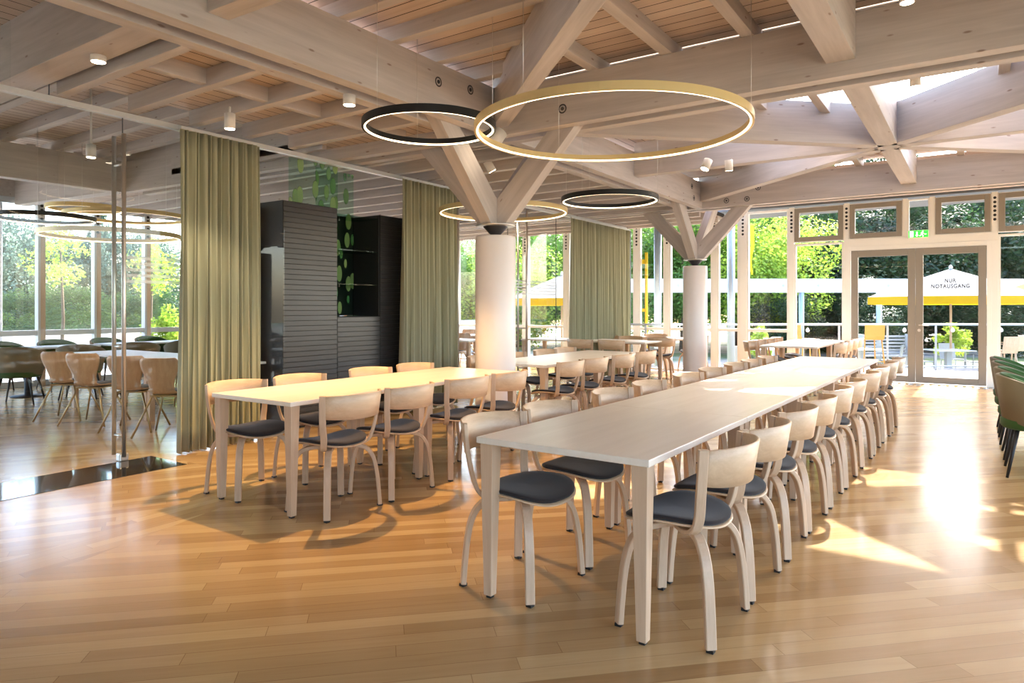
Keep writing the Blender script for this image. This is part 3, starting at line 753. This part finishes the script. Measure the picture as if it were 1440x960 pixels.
# ------------------------------------------------------------------ ring lamps
def ring(x,y,z,R,mat,label,ztop,h=.055,t=.028):
    e=tag(empty('ring_lamp',(x,y,z)),label,'lamp'); n=96; m=MB(); rings=[]
    for i in range(n+1):
        a=2*PI*i/n; c,s=math.cos(a),math.sin(a)
        rings.append([((R-t)*c,(R-t)*s,.012),((R-t)*c,(R-t)*s,h),(R*c,R*s,h),(R*c,R*s,0),((R-.016)*c,(R-.016)*s,0),((R-.016)*c,(R-.016)*s,.012)])
    m.loft(rings,True,False); o=m.obj('ring_body',mat,e)
    for p in o.data.polygons: p.use_smooth=False
    m=MB(); rings=[]
    for i in range(n+1):
        a=2*PI*i/n; c,s=math.cos(a),math.sin(a); 
        rings.append([((R-t-.001)*c,(R-t-.001)*s,.001),((R-t-.001)*c,(R-t-.001)*s,.0115),((R-.017)*c,(R-.017)*s,.0115),((R-.017)*c,(R-.017)*s,.001)])
    m.loft(rings,True,False).obj('light_strip',M['led'],e)
    for k in range(3):
        a=2*PI*k/3+.4; MB().tube([((R-.014)*math.cos(a),(R-.014)*math.sin(a),h),((R-.014)*math.cos(a),(R-.014)*math.sin(a),ztop-z)],.0018,5).obj('cable',M['steel'],e)
ring(-2.23,4.55,2.617,1.0,M['gold'],'large gold ring lamp hanging over the long table, overlapping a smaller black ring',3.6)
ring(-3.44,3.93,2.68,.505,M['blackmetal'],'small black ring lamp overlapping the large gold ring',3.6)
ring(-4.88,6.96,2.5,.80,M['gold'],'gold ring lamp behind the struts of the nearer column',3.045)
ring(-3.47,7.06,2.54,.55,M['blackmetal'],'black ring lamp hanging between the two white columns',3.6)
ring(-10.0,3.9,2.47,.58,M['blackmetal'],'black ring lamp behind the glass wall at the left edge',3.48)
ring(-9.04,4.27,2.22,.80,M['gold'],'lowest gold ring lamp behind the glass wall',3.48)
ring(-10.0,4.95,2.6,.80,M['gold'],'upper gold ring lamp behind the glass wall',3.48)
ring(-10.5,4.6,2.72,.48,M['gold'],'smallest gold ring lamp behind the tall steel pulls',3.48)

# ------------------------------------------------------------------ cylinder spots
def spot(x,y,z,label,power=60,tilt=(0,0),r=.045,h=.13,ang=75,ceilz=None,c=(1,.80,.55),blend=.5):
    e=tag(empty('spotlight',(x,y,z)),label,'lamp'); e.rotation_euler=(math.radians(tilt[0]),math.radians(tilt[1]),0)
    MB().lathe([(r*.82,.012),(r*.9,0),(r,0),(r,h),(r*.9,h+.002)],n=24).obj('housing',M['white'],e)
    MB().lathe([(r*.86,-.002),(r*.86,.002)],n=20).obj('lens',M['lens'],e)
    if ceilz: MB().tube([(0,0,h),(0,0,ceilz-z)],.01,6).obj('stem',M['white'],e)
    L=bpy.data.lights.new('beam_light','SPOT'); L.energy=power; L.spot_size=math.radians(ang); L.spot_blend=blend; L.color=c; L.shadow_soft_size=.04
    o=bpy.data.objects.new('beam_light',L); COL.objects.link(o); o.parent=e; o.location=(0,0,-.02)
M['lens']=emit('lamp_lens',(255,236,205),14)
spot(-5.28,3.46,2.86,'white cylinder spotlight hanging beside the near curtain top',45,ceilz=3.05,ang=95)
spot(-4.2,3.82,2.97,'white cylinder spotlight under the beam left of the small black ring',260,r=.05,h=.08,ang=100,c=(1,.62,.26))
spot(-5.14,2.34,3.07,'bright spotlight on the pale underside of the corner beam',40,r=.05,h=.045,c=(1,.95,.9))
spot(-.385,5.18,3.34,'spotlight at the top edge throwing a scallop on the cross beam',60,ceilz=3.62,ang=85)
spot(-.46,7.05,3.3,'small spotlight beyond the cross beam below the skylight',30,ceilz=3.62)
spot(-4.75,6.55,2.95,'tilted spotlight in the fork of the nearer column',40,(25,-20),r=.05)
spot(-2.6,7.75,2.93,'tilted spotlight under the star beams, nearer of two',40,(-20,15),r=.05,h=.12)
spot(-2.38,7.95,2.92,'lit spotlight under the star beams, right of its twin',30,(10,0),r=.045,h=.12)
spot(-3.85,5.3,2.9,'large tilted white spotlight behind the gold ring near the column',1,(-30,20),r=.07,h=.16)
spot(-7.4,3.3,2.85,'small spotlight behind the glass above the steel pulls',60,ceilz=3.6)
spot(-6.3,9.3,2.8,'small spotlight above the far glass door',30,ceilz=3.05)

# ------------------------------------------------------------------ facade
FY=14.0
posts=[-13.3,-12.3,-11.3,-10.2,-9.13,-7.98,-7.05,-6.2,-5.5,-4.47,-3.9,-2.975,-2.01,.235,1.35,2.45,3.6,4.75]
def post(x,y,i,w=.09,z1=3.27,mat=None,axis='x',dots=True):
    o=struct(MB().box(x-w/2,x+w/2,y-.06,y+.06,0,z1).obj('trim_%d'%i,mat or M['cream'],None,.004))
    if dots:
        m=MB()
        for k in range(6):
            z=z1-.1-k*.072
            if axis=='x': m.loft([[(x+.023*math.cos(a*PI/6),y-.0625,z+.023*math.sin(a*PI/6)) for a in range(12)],[(x+.023*math.cos(a*PI/6),y-.0605,z+.023*math.sin(a*PI/6)) for a in range(12)]],False)
            else: m.loft([[(x+.0625,y+.023*math.cos(a*PI/6),z+.023*math.sin(a*PI/6)) for a in range(12)],[(x+.0605,y+.023*math.cos(a*PI/6),z+.023*math.sin(a*PI/6)) for a in range(12)]],False)
        m.obj('holes',M['black'],o)
    return o
ti=1
for x in posts:
    post(x,FY,ti,.14 if x==-3.9 else .09,3.27 if x>-4.3 else 3.18,dots=(x!=-7.05)); ti+=1
for x in (-1.065,-.655): 
    struct(MB().box(x-.04,x+.04,FY-.06,FY+.06,2.58,3.27).obj('trim_%d'%ti,M['cream'])); ti+=1
def frame(m,x0,x1,z0,z1,y0,y1,t):
    m.box(x0,x0+t,y0,y1,z0,z1); m.box(x1-t,x1,y0,y1,z0,z1); m.box(x0+t,x1-t,y0,y1,z0,z0+t); m.box(x0+t,x1-t,y0,y1,z1-t,z1); return m
wi=1
def window(x0,x1,z0,z1,t=.03,mat=None,sash=False,y=FY,rail=None):
    global wi
    o=struct(frame(MB(),x0,x1,z0,z1,y-.05,y+.05,t).obj('window_%d'%wi,mat or M['cream'])); wi+=1
    if rail: 
        MB().box(x0+t,x1-t,y-.045,y+.045,rail-.03,rail+.03).obj('window_rail',M['cream'],o)
    if sash:
        frame(MB(),x0+.012,x1-.012,z0+.012,z1-.012,y-.075,y+.02,.085).obj('window_sash',M['taupe'],o,.004)
        MB().box(x0+.09,x1-.09,y-.015,y-.009,z0+.09,z1-.09).obj('window_glass',M['glass'],o)
    else: MB().box(x0+t,x1-t,y-.004,y+.004,z0+t,z1-t).obj('window_glass',M['glass'],o)
    return o
h=.047
for i in range(len(posts)-1):
    a,b=posts[i]+ (.07 if posts[i]==-3.9 else h-.002),posts[i+1]-(.07 if posts[i+1]==-3.9 else h-.002)
    if posts[i]==-2.01: continue
    if posts[i]>=-2.98:
        window(a,b,.0,2.56,.035,None,False); window(a,b,2.59,3.25,.02,None,True)
    else: window(a,b,.0,3.17 if posts[i]<-4.3 else 3.25,.04,None,False,rail=.885)
window(-1.965,-1.105,2.6,3.25,.02,None,True); window(-.615,.19,2.6,3.25,.02,None,True); window(-1.025,-.695,2.6,3.25,.02)
struct(MB().box(-2.055,.28,FY-.065,FY+.065,2.46,2.6).obj('trim_%d'%ti,M['cream'],None,.004)); ti+=1
struct(MB().box(-2.0,-1.94,FY-.07,FY+.06,0,2.46).obj('trim_%d'%ti,M['cream'],None,.003)); ti+=1
struct(MB().box(.125,.19,FY-.07,FY+.06,0,2.46).obj('trim_%d'%ti,M['cream'],None,.003)); ti+=1
struct(MB().box(-1.94,.125,FY-.07,FY+.06,2.385,2.46).obj('trim_%d'%ti,M['cream'],None,.003)); ti+=1
def leaf(x0,x1,i,hand):
    o=struct(frame(MB(),x0,x1,.02,2.38,FY-.075,FY-.01,.115).obj('door_%d'%i,M['taupe'],None,.005))
    MB().box(x0+.115,x1-.115,.0+FY-.045,FY-.037,.135,2.265).obj('door_glass',M['glass'],o)
    if hand:
        MB().tube([(x0+.055,FY-.08,1.03),(x0+.055,FY-.13,1.03),(x0+.2,FY-.135,1.03)],.011,8).obj('door_handle',M['steel'],o)
        MB().lathe([(.026,0),(.026,.01)],(0,0,0),16).obj('lock_rosette',M['steel'],o).matrix_local=Matrix.Translation((x0+.055,FY-.076,.94))@Matrix.Rotation(PI/2,4,'X')
        for txt,z in (('NUR',1.773),('NOTAUSGANG',1.677)):
            cu=bpy.data.curves.new('lettering','FONT'); cu.body=txt; cu.size=.094; cu.align_x='CENTER'; cu.space_character=1.12; cu.offset=.003
            tmp=bpy.data.objects.new('tmp',cu); COL.objects.link(tmp); bpy.context.view_layer.update()
            tm=bpy.data.meshes.new_from_object(tmp.evaluated_get(bpy.context.evaluated_depsgraph_get())); bpy.data.objects.remove(tmp)
            tm.materials.clear(); tm.materials.append(M['sign_letter']); t=bpy.data.objects.new('lettering',tm); COL.objects.link(t)
            sd=t.modifiers.new('t','SOLIDIFY'); sd.thickness=.002
            t.parent=o; t.location=((x0+x1)/2-.0,FY-.047,z); t.rotation_euler=(PI/2,0,0); t.scale=(.80,1,1)
            t['label']='grey lettering reading '+txt
leaf(-1.93,-.91,1,False); leaf(-.905,.12,2,True)
# exit sign
e=tag(empty('exit_sign',(-.86,FY-.12,2.56)),'lit green emergency exit sign above the double doors','sign')
MB().box(-.155,.155,-.0,.05,0,.135).obj('sign_box',M['white'],e,.004)
MB().box(-.147,.147,-.003,.0,.008,.127).obj('sign_face',M['signgreen'],e)
MB().box(-.13,-.075,-.005,-.0035,.018,.117).obj('door_symbol',M['signwhite'],e)
m=MB(); m.box(-.03,-.012,-.005,-.0035,.03,.105); m.add([(-.045,-.005,.05),(-.021,-.005,.018),(.003,-.005,.05)],[(0,1,2)]); m.obj('arrow_symbol',M['signwhite'],e)
m=MB(); m.lathe([(.011,0),(.011,.0015)],(.068,0,.0),10)
m.v=[(a,-.005+c,.105+b) for a,b,c in m.v]
def stroke(a,b,w): 
    a=Vector((a[0],0,a[1]));b=Vector((b[0],0,b[1])); d=(b-a).normalized(); n=Vector((-d.z,0,d.x))*w/2; y=Vector((0,-.0048,0))
    m.add([a-n+y,a+n+y,b+n+y,b-n+y],[(0,1,2,3)])
stroke((.06,.09),(.05,.055),.018); stroke((.05,.058),(.075,.035),.011); stroke((.075,.035),(.068,.015),.009); stroke((.05,.058),(.03,.035),.011); stroke((.03,.035),(.012,.035),.009)
stroke((.062,.085),(.085,.07),.008); stroke((.06,.085),(.035,.08),.008); stroke((.09,.06),(.125,.06),.009)
m.obj('running_figure',M['signwhite'],e)
# left window wall (along Y)
LX=-13.3
for y in (2.2,3.2,4.35,5.12,6.02,6.93,7.9,8.9,9.9,10.9,11.9,12.9):
    o=struct(MB().box(LX-.08,LX+.06,y-.055,y+.055,0,3.18).obj('trim_%d'%ti,M['greyframe'] ,None,.004)); ti+=1
    MB().box(LX+.06,LX+.064,y-.02,y+.055,0,2.7).obj('timber_cover',M['plyleg'],o)
    m=MB()
    for k in range(6):
        z=3.08-k*.075; m.loft([[(LX+q,y+.026*math.cos(a*PI/6),z+.026*math.sin(a*PI/6)) for a in range(12)] for q in(.061,.0645)],False)
    m.obj('holes',M['black'],o)
ys=[2.2,3.2,4.35,5.12,6.02,6.93,7.9,8.9,9.9,10.9,11.9,12.9]
for a,b in zip(ys[:-1],ys[1:]):
    o=struct(MB().box(LX-.03,LX+.03,a+.055,b-.055,0.0,.1).box(LX-.03,LX+.03,a+.055,b-.055,.86,.95).box(LX-.03,LX+.03,a+.055,b-.055,3.08,3.18).obj('window_%d'%wi,M['greyframe'])); wi+=1
    MB().box(LX-.004,LX+.004,a+.055,b-.055,.1,3.08).obj('window_glass',M['glass'],o)

# ------------------------------------------------------------------ outdoors
PSI=math.atan(655/960); FW=Vector((-math.sin(PSI),math.cos(PSI),0)); RT=Vector((math.cos(PSI),math.sin(PSI),0))
def at(u,w,z=0): p=FW*w+RT*w*(u-720)/960; return Vector((p.x,p.y,z))
struct(poly([(-15.5,14.06),(9.5,14.06),(9.5,22),tuple(at(1420,15.4)[:2]),tuple(at(900,15.4)[:2]),(-15.5,16.0)],-.02,'floor_terrace',M['deck'],.5))
struct(poly([(-18.0,-6),(-13.42,-6),(-13.42,14.0),(-15.52,14.0),(-15.52,16),(-18.0,16)],-.06,'floor_terrace',M['bounceleft'],.3))  # left slab is added to bounce sunlight up into the glass room
struct(poly([(-70,-40),(60,-40),(60,70),(-70,70)],-.55,'floor_ground',M['ground'],.1))
# railing (top rail, bottom rail, posts)
def railing(u0,u1,w,label,z0=0,n=9):
    a=at(u0,w);b=at(u1,w); e=tag(empty('terrace_railing',a),label,'railing'); d=b-a
    MB().tube([(0,0,.97+z0),tuple(d+Vector((0,0,.97+z0)))],.024,8).obj('top_rail',M['galv'],e)
    MB().tube([(0,0,.06+z0),tuple(d+Vector((0,0,.06+z0)))],.016,8).obj('bottom_rail',M['galv'],e)
    for k in range(n+1):
        p=d*k/n; MB().box(p.x-.02,p.x+.02,p.y-.02,p.y+.02,z0-.05,.97+z0).obj('railing_post',M['galv'],e)
    for k in range(n):
        p=d*(k+.35)/n; MB().lathe([(.005,0),(.035,.02),(.04,.05),(.02,.09),(.008,.1)],(p.x,p.y,.8+z0),10).obj('festoon_bulb',M['white'],e)
railing(840,1520,14.9,'galvanised terrace railing outside the window wall',n=10)
# outer columns and white pergola beam
for i,(u,w) in enumerate([(1028,15.8),(1127,22),(925,15.6),(1236,22.3)]):
    tag(MB().lathe([(.085,-.5),(.085,3.3 if i in(0,2) else 1.85)],at(u,w),16).obj('steel_post',M['galv']),['light blue grey post under the eave right of the farther column','grey post below the white beam behind the window table','light grey post under the eave left of the farther column','grey post beside the yellow parasol rim'][i],'post')
tag(MB().lathe([(.09,0),(.09,3.3)],(-14.1,4.75,0),18).obj('steel_post',M['white']),'round white post outside the left windows','post')
e=tag(empty('pergola_beam',at(830,22,1.83)),'long white beam with dark dots crossing behind the terrace','beam'); d=RT*18; 
MB().obox(tuple(d/2+Vector((0,0,.22))),tuple(d/2),tuple(FW*.08),(0,0,.22)).obj('white_board',M['outwhite'],e)
for k in range(16):
    p=d*(k+.5)/16-FW*.085+Vector((0,0,.22)); m=MB()
    m.loft([[p-FW*q+.045*(math.cos(a*PI/5)*RT+math.sin(a*PI/5)*Vector((0,0,1))) for a in range(10)] for q in(0,.005)],False); m.obj('dark_dot',M['galv'],e)
# parasols
def parasol(u,w,label,R=2.0,z0=-.45,rim=1.62,apex=2.36,val=.2,rot=.4,yel=False):
    c=at(u,w); e=tag(empty('parasol',(c.x,c.y,z0),rot),label,'parasol'); n=8; rim-=z0; apex-=z0
    corners=[(R*math.cos(2*PI*k/n),R*math.sin(2*PI*k/n)) for k in range(n)]
    m=MB()
    for k in range(n):
        a=corners[k]; b=corners[(k+1)%n]; m.add([(0,0,apex),(a[0]*.5,a[1]*.5,(apex+rim)/2+.02),(b[0]*.5,b[1]*.5,(apex+rim)/2+.02)],[(0,1,2)])
        m.add([(a[0]*.5,a[1]*.5,(apex+rim)/2+.02),(a[0],a[1],rim),(b[0],b[1],rim),(b[0]*.5,b[1]*.5,(apex+rim)/2+.02)],[(0,1,2,3)])
    m.obj('canopy',M['umbyellow'] if yel else M['umbwhite'],e)
    m=MB()
    for k in range(n):
        a=corners[k]; b=corners[(k+1)%n]; q=6
        for j in range(q):
            s0,s1=j/q,(j+1)/q; f=lambda s:(a[0]+(b[0]-a[0])*s,a[1]+(b[1]-a[1])*s)
            p0,p1=f(s0),f(s1); m.add([(*p0,rim),(*p1,rim),(*p1,rim-val),(*p0,rim-val)],[(0,1,2,3)])
    m.obj('valance',M['umbyellow'],e)
    MB().lathe([(.028,0),(.028,apex)],n=12).obj('pole',M['plyleg'],e)
    MB().lathe([(.035,apex-.01),(.05,apex+.03),(.02,apex+.09),(.002,apex+.1)],n=12).obj('finial',M['white'],e)
    MB().lathe([(.3,0),(.3,.05),(.05,.07),(.04,.3)],n=20).obj('base',M['galv'],e)
    for k in range(n): MB().tube([(0,0,rim+.1),(corners[k][0]*.97,corners[k][1]*.97,rim+.0)],.01,5).obj('rib',M['plyleg'],e)
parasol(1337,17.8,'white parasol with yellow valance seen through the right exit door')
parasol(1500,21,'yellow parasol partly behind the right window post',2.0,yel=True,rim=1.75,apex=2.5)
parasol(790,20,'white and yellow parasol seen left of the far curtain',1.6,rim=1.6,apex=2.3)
# yellow pennants and rod
for i,(u,w,L) in enumerate([(1047,15.9,.95),(1057,16.2,1.15),(1010,15.6,.9),(962,15.7,.8),(738,19,.9)]):
    c=at(u,w,3.28); m=MB(); pts=[(.0,0,0),(.02,.01,-L*.4),(-.03,0,-L*.7),(0.01,.01,-L)]
    m.strip(smooth_pts(pts,4),[.09-.004*k for k in range(13)],.012,RT)
    o=m.obj('yellow_ribbon',M['yellow']); o.location=c; tag(o,['left yellow ribbon of the pair hanging under the eave','right yellow ribbon of the pair hanging under the eave','yellow ribbon beside the light blue grey post','yellow ribbon behind the struts of the farther column','yellow ribbon seen through the far glass door'][i],'ribbon')
c=at(909,15.0); tag(MB().tube([(0,0,0),(0,0,2.55)],.035,8).box(-.09,.0,-.02,.02,1.25,1.32).box(-.09,0,-.02,.02,2.3,2.4).obj('yellow_rod',M['yellow'],loc=(c.x,c.y,.0)),'tall yellow rod standing outside left of the farther column','rod')
# bar stools outside
def barstool(u,w,rz,label):
    c=at(u,w); e=tag(empty('bar_stool',(c.x,c.y,0),rz),label,'stool','mustard bar stools on the terrace')
    MB().box(-.2,.2,-.19,.19,.67,.69).obj('seat',M['yellowplastic'],e,.008)
    MB().strip([(0,-.19,.68),(0,-.215,.75),(0,-.23,.98)],.4,.014,(1,0,0)).obj('backrest',M['yellowplastic'],e)
    for sx in(-1,1):
        for sy in(-1,1): MB().tube([(sx*.22,sy*.21,0),(sx*.17,sy*.16,.67)],.014,8).obj('leg',M['yellowplastic'],e)
    for sy in (-1,1): MB().tube([(-.2,sy*.19,.22),(.2,sy*.19,.22)],.01,6).obj('footrest',M['yellowplastic'],e)
barstool(1223,14.3,.55,'mustard yellow bar stool seen through the left exit door')
barstool(1134,14.3,-.9,'mustard yellow bar stool seen behind the window table')
def outchair(u,w,rz,label,mat,z0=-.45):
    c=at(u,w); e=tag(empty('garden_chair',(c.x,c.y,z0),rz),label,'chair','garden chairs on the terrace')
    MB().box(-.22,.22,-.2,.22,.43,.45).obj('seat',mat,e,.01)
    MB().strip([(0,-.2,.44),(0,-.24,.6),(0,-.28,.84)],.42,.015,(1,0,0)).obj('backrest',mat,e)
    for sx in(-1,1):
        MB().tube([(sx*.22,.2,0),(sx*.22,.18,.64),(sx*.22,-.24,.66)],.012,6).obj('armrest',mat,e)
        for sy in(-1,1): MB().tube([(sx*.21,sy*.21,0),(sx*.19,sy*.18,.43)],.013,6).obj('leg',mat,e)
def outtable(u,w,label,z0=-.45,W=.45):
    c=at(u,w); e=tag(empty('garden_table',(c.x,c.y,z0),PSI),label,'table')
    MB().box(-W,W,-.4,.4,.72,.745).obj('tabletop',M['outwhite'],e,.004)
    MB().box(-.25,.25,-.2,.2,0,.03).box(-.06,.06,-.06,.06,.03,.72).obj('pedestal',M['greymetal'],e)
outtable(1333,17.0,'white garden table under the yellow rimmed parasol')
outchair(1374,17.0,2.0,'grey garden chair right of the table under the parasol',M['greymetal']); outchair(1296,17.2,-1.0,'grey garden chair left of the table under the parasol',M['greymetal'])
outchair(1340,18.0,PI+.6,'grey garden chair behind the table under the parasol',M['greymetal'])
outtable(1212,17.4,'white garden table seen through the left exit door'); outchair(1252,17.6,1.5,'pale green garden chair in the left exit door',M['galv'])
outtable(1068,17.5,'white garden table seen below the window rail'); outchair(1085,18.2,2.6,'grey garden chair seen left of the window table',M['greymetal']); outchair(1040,17.2,.2,'grey garden chair right of the farther column',M['greymetal'])
outchair(1425,17.6,.9,'pale garden chair seen past the right window post',M['plyleg'],-.2); outchair(1410,16.7,.7,'wooden garden chair behind the green tub chairs',M['plyleg'],-.2)
outtable(1455,18,'white garden table at the right edge outside')
outtable(660,24,'white garden table seen left of the nearer column',-.5); outchair(655,25,.4,'white garden chair seen left of the nearer column',M['white'],-.2); outchair(650,22.5,-.5,'blue grey garden chair seen left of the nearer column',M['galv'],-.2)
# slatted bench
c=at(1240,20.5); e=tag(empty('slatted_bench',(c.x,c.y,-.5),PSI),'grey slatted bench back seen through the left exit door','bench')
for k in range(6): MB().box(-.8,.8,0,.03,.45+k*.1,.51+k*.1).obj('slat',M['greymetal'],e)
MB().box(-.8,.8,-.45,0,.4,.44).obj('seat',M['greymetal'],e)
for sx in(-1,1): MB().box(sx*.75-.03,sx*.75+.03,-.4,.05,0,1.05).obj('leg',M['greymetal'],e)
# low white wall and hedge left
tag(MB().obox((-18.2,8,.13),(.12,0,0),(0,16,0),(0,0,.68)).obj('garden_wall',M['white']),'low white wall outside the left windows','wall')
for i,y in enumerate([3.2,5.2,7.0]):
    tag(MB().obox((-16.6,y,-.02),(.02,0,.0),(0,.75,0),(0,0,.5)).box(-16.7,-16.5,y-.7,y-.62,-.5,.5).box(-16.7,-16.5,y+.62,y+.7,-.5,.5).obj('lounge_chair',M['greymetal']),['leftmost','middle','rightmost'][i]+' grey lounge seat outside the left windows','chair')

# ---- foliage
def leafmesh(name,n,mat,shape,size=.12,seed=1,blobs=22):
    rnd=random.Random(seed); vs=[];fs=[]
    B=[]
    for _ in range(blobs):
        while True:
            p=Vector((rnd.uniform(-1,1),rnd.uniform(-1,1),rnd.uniform(-1,1)))
            if shape=='box' or p.length<1: break
        if shape=='box': B.append((p*.9,rnd.uniform(.2,.3)))
        elif shape=='cone': 
            t=(p.z+1)/2; B.append((Vector((p.x*(1-t*.85),p.y*(1-t*.85),p.z)),.26*(1.1-t)))
        else: B.append((p*.72,rnd.uniform(.22,.4)))
    for _ in range(n):
        c,r=rnd.choice(B); d=Vector((rnd.gauss(0,1),rnd.gauss(0,1),rnd.gauss(0,1))).normalized()
        p=c+d*r*rnd.uniform(.6,1.0)
        a=Vector((rnd.gauss(0,1),rnd.gauss(0,1),rnd.gauss(0,1)*.5)).normalized()*size*rnd.uniform(.6,1.3); b=a.cross(d).normalized()*a.length*.55
        o=len(vs); vs+=[p-a,p-b*.9,p+a,p+b*.9]; fs.append((o,o+1,o+2,o+3))
    me=bpy.data.meshes.new(name); me.from_pydata([tuple(v) for v in vs],[],fs); me.materials.append(mat); return me
KM={}
for k,mt,n in (('dark','leaf_dark',42000),('mid','leaf_mid',34000),('bright','leaf_bright',22000),('blue','leaf_blue',26000)):
    KM[k]=leafmesh('crown_'+k,n,M[mt],'ball',.024,hash(k)%97 if False else {'dark':3,'mid':5,'bright':8,'blue':11}[k],26)
KM['cone']=leafmesh('crown_cone',24000,M['leaf_blue'],'cone',.022,21,60)
KM['hedge']=leafmesh('hedge_block',40000,M['leaf_dark'],'box',.022,31,70)
KM['hedge'].materials.clear(); KM['hedge'].materials.append(M['leaf_hedge'])
KM['sparse']=leafmesh('crown_sparse',1100,M['leaf_bright'],'ball',.06,41,16)
KM['bush']=leafmesh('bush',2600,M['leaf_bright'],'ball',.07,51,14)
def plant(kind,u,w,rad,zc,label,cat='tree',sz=None,trunk=True,z0=-.5):
    c=at(u,w) ; e=tag(empty({'tree':'tree','hedge':'hedge','bush':'bush'}[cat],(c.x,c.y,z0),random.uniform(0,6) if cat!='hedge' else PSI),label,cat)
    o=bpy.data.objects.new('crown',KM[kind]); COL.objects.link(o); o.parent=e; o.location=(0,0,zc-z0); o.scale=(rad[0],rad[1],rad[2])
    if trunk: MB().tube([(0,0,0),(.1,0,(zc-z0)*.5),(0,0,zc-z0+rad[2]*.3)],[.16,.12,.05] if kind!='sparse' else [.05,.035,.02],8).obj('trunk',M['bark'],e)
# behind the exit doors
plant('dark',1180,30,(4.5,4,4.2),2.6,'dense dark tree behind the left exit door')
plant('dark',1290,32,(4.8,4,4.6),3.0,'dense dark tree filling the view above the parasol')
plant('dark',1400,31,(4.8,4,4.6),2.8,'dense dark tree right of the parasol')
plant('dark',1240,37,(6,4,6.5),4.5,'tall dark tree at the back behind the parasol')
plant('dark',1420,38,(6.5,4,6.8),4.8,'tall dark tree at the back right of the exit doors')
plant('mid',1080,38,(6,4,6.2),4.5,'tall green tree at the back behind the window table')
plant('mid',900,38,(6,4,5.6),3.6,'tall green tree at the back behind the yellow rod')
plant('mid',720,40,(6,4,5.0),3.0,'tall pale green tree at the back behind the nearer column')
plant('dark',1520,33,(5.5,4,5),3.0,'dense dark tree beyond the right picture edge')
plant('bright',1085,27,(3.0,3,3.4),2.7,'bright yellow green tree behind the hanging ribbons')
plant('mid',1035,31,(3.8,3,4.4),3.0,'mid green tree behind the light blue grey post')
plant('mid',1140,33,(3.6,3,4.2),3.3,'mid green tree behind the window table')
plant('mid',960,29,(3.6,3,4.0),2.8,'mid green tree behind the farther column')
plant('mid',880,32,(3.6,3,3.6),2.4,'mid green tree behind the yellow rod')
plant('mid',800,34,(3.8,3,3.6),2.4,'mid green tree seen through the far glass door')
plant('bright',730,32,(3.4,3,3.0),2.0,'light green tree seen right of the nearer column')
plant('mid',650,34,(3.6,3,3.0),2.0,'light green tree seen left of the nearer column')
plant('dark',1230,26,(3.2,1.5,1.7),1.0,'dark shrub mass behind the slatted bench','bush',trunk=False)
plant('dark',1400,27,(4.0,1.5,1.7),1.0,'dark shrub mass right of the bright bush','bush',trunk=False)
plant('dark',1090,27,(3.6,1.5,1.6),.9,'dark shrub mass below the white beam','bush',trunk=False)
plant('bush',1337,18.9,(.62,.5,.52),.42,'bright yellow green bush behind the garden table','bush',trunk=False,z0=-.5)
plant('bush',1073,19.5,(.5,.5,.5),.35,'bright small bush seen below the window rail','bush',trunk=False,z0=-.5)
plant('dark',560,34,(4.2,3,3.2),2.2,'tree hidden mostly behind the middle curtain')
plant('dark',470,30,(4.2,3,3.2),2.2,'tree seen between the near curtain and the cabinets')
# left side
plant('cone',150,24,(1.7,1.7,3.2),2.6,'blue green conifer with a pointed top outside the left windows')
plant('blue',60,24,(2.4,2,2.6),1.9,'grey green tree at the far left window')
plant('blue',-20,22,(2.4,2,3.0),2.2,'grey green tree beyond the left picture edge')
plant('blue',215,25,(2.2,2,2.6),1.9,'grey green tree beside the near curtain')
plant('hedge',40,19.5,(2.2,.5,1.25),.75,'clipped dark hedge, left stretch outside the left windows','hedge',trunk=False)
plant('hedge',190,20.0,(2.0,.5,1.2),.75,'clipped dark hedge, right stretch outside the left windows','hedge',trunk=False)
plant('sparse',85,16.2,(.9,.8,.9),2.6,'small branch with bright yellow green leaves before the conifer','tree',trunk=True)
plant('sparse',215,18,(.8,.8,.9),2.4,'small tree with bright leaves right of the steel pulls','tree')
plant('bush',232,16.6,(.8,.7,.95),.5,'pale green grassy shrub beside the near curtain','bush',trunk=False)

# ------------------------------------------------------------------ light
w=bpy.data.worlds.new('sky'); scn.world=w; w.use_nodes=True; nt=w.node_tree
bg=nt.nodes['Background']; sky=nt.nodes.new('ShaderNodeTexSky'); sky.sky_type='NISHITA'; sky.sun_disc=False; sky.sun_elevation=math.radians(42); sky.sun_rotation=0; sky.air_density=1.0; sky.dust_density=3.0; sky.ozone_density=1.0
hs=nt.nodes.new('ShaderNodeHueSaturation'); hs.inputs['Saturation'].default_value=1.15; nt.links.new(sky.outputs[0],hs.inputs['Color']); nt.links.new(hs.outputs[0],bg.inputs[0]); bg.inputs[1].default_value=.95
sl=bpy.data.lights.new('sun','SUN'); sl.energy=9; sl.angle=math.radians(.6); sl.color=(1,.97,.93)
so=bpy.data.objects.new('sun',sl); COL.objects.link(so); so.rotation_euler=Vector((-.05,-3.45,-3.16)).to_track_quat('-Z','Y').to_euler()
# ------------------------------------------------------------------ camera
cam=bpy.data.cameras.new('camera'); co=bpy.data.objects.new('camera',cam); COL.objects.link(co)
cam.lens=24; cam.sensor_width=36; cam.shift_y=-47/1440; cam.clip_start=.05; cam.clip_end=300
co.location=(0,0,1.33); co.rotation_euler=(PI/2,0,PSI); scn.camera=co
vs=scn.view_settings; vs.view_transform='Standard'; vs.look='None'; vs.exposure=.9; vs.gamma=1; vs.use_curve_mapping=False
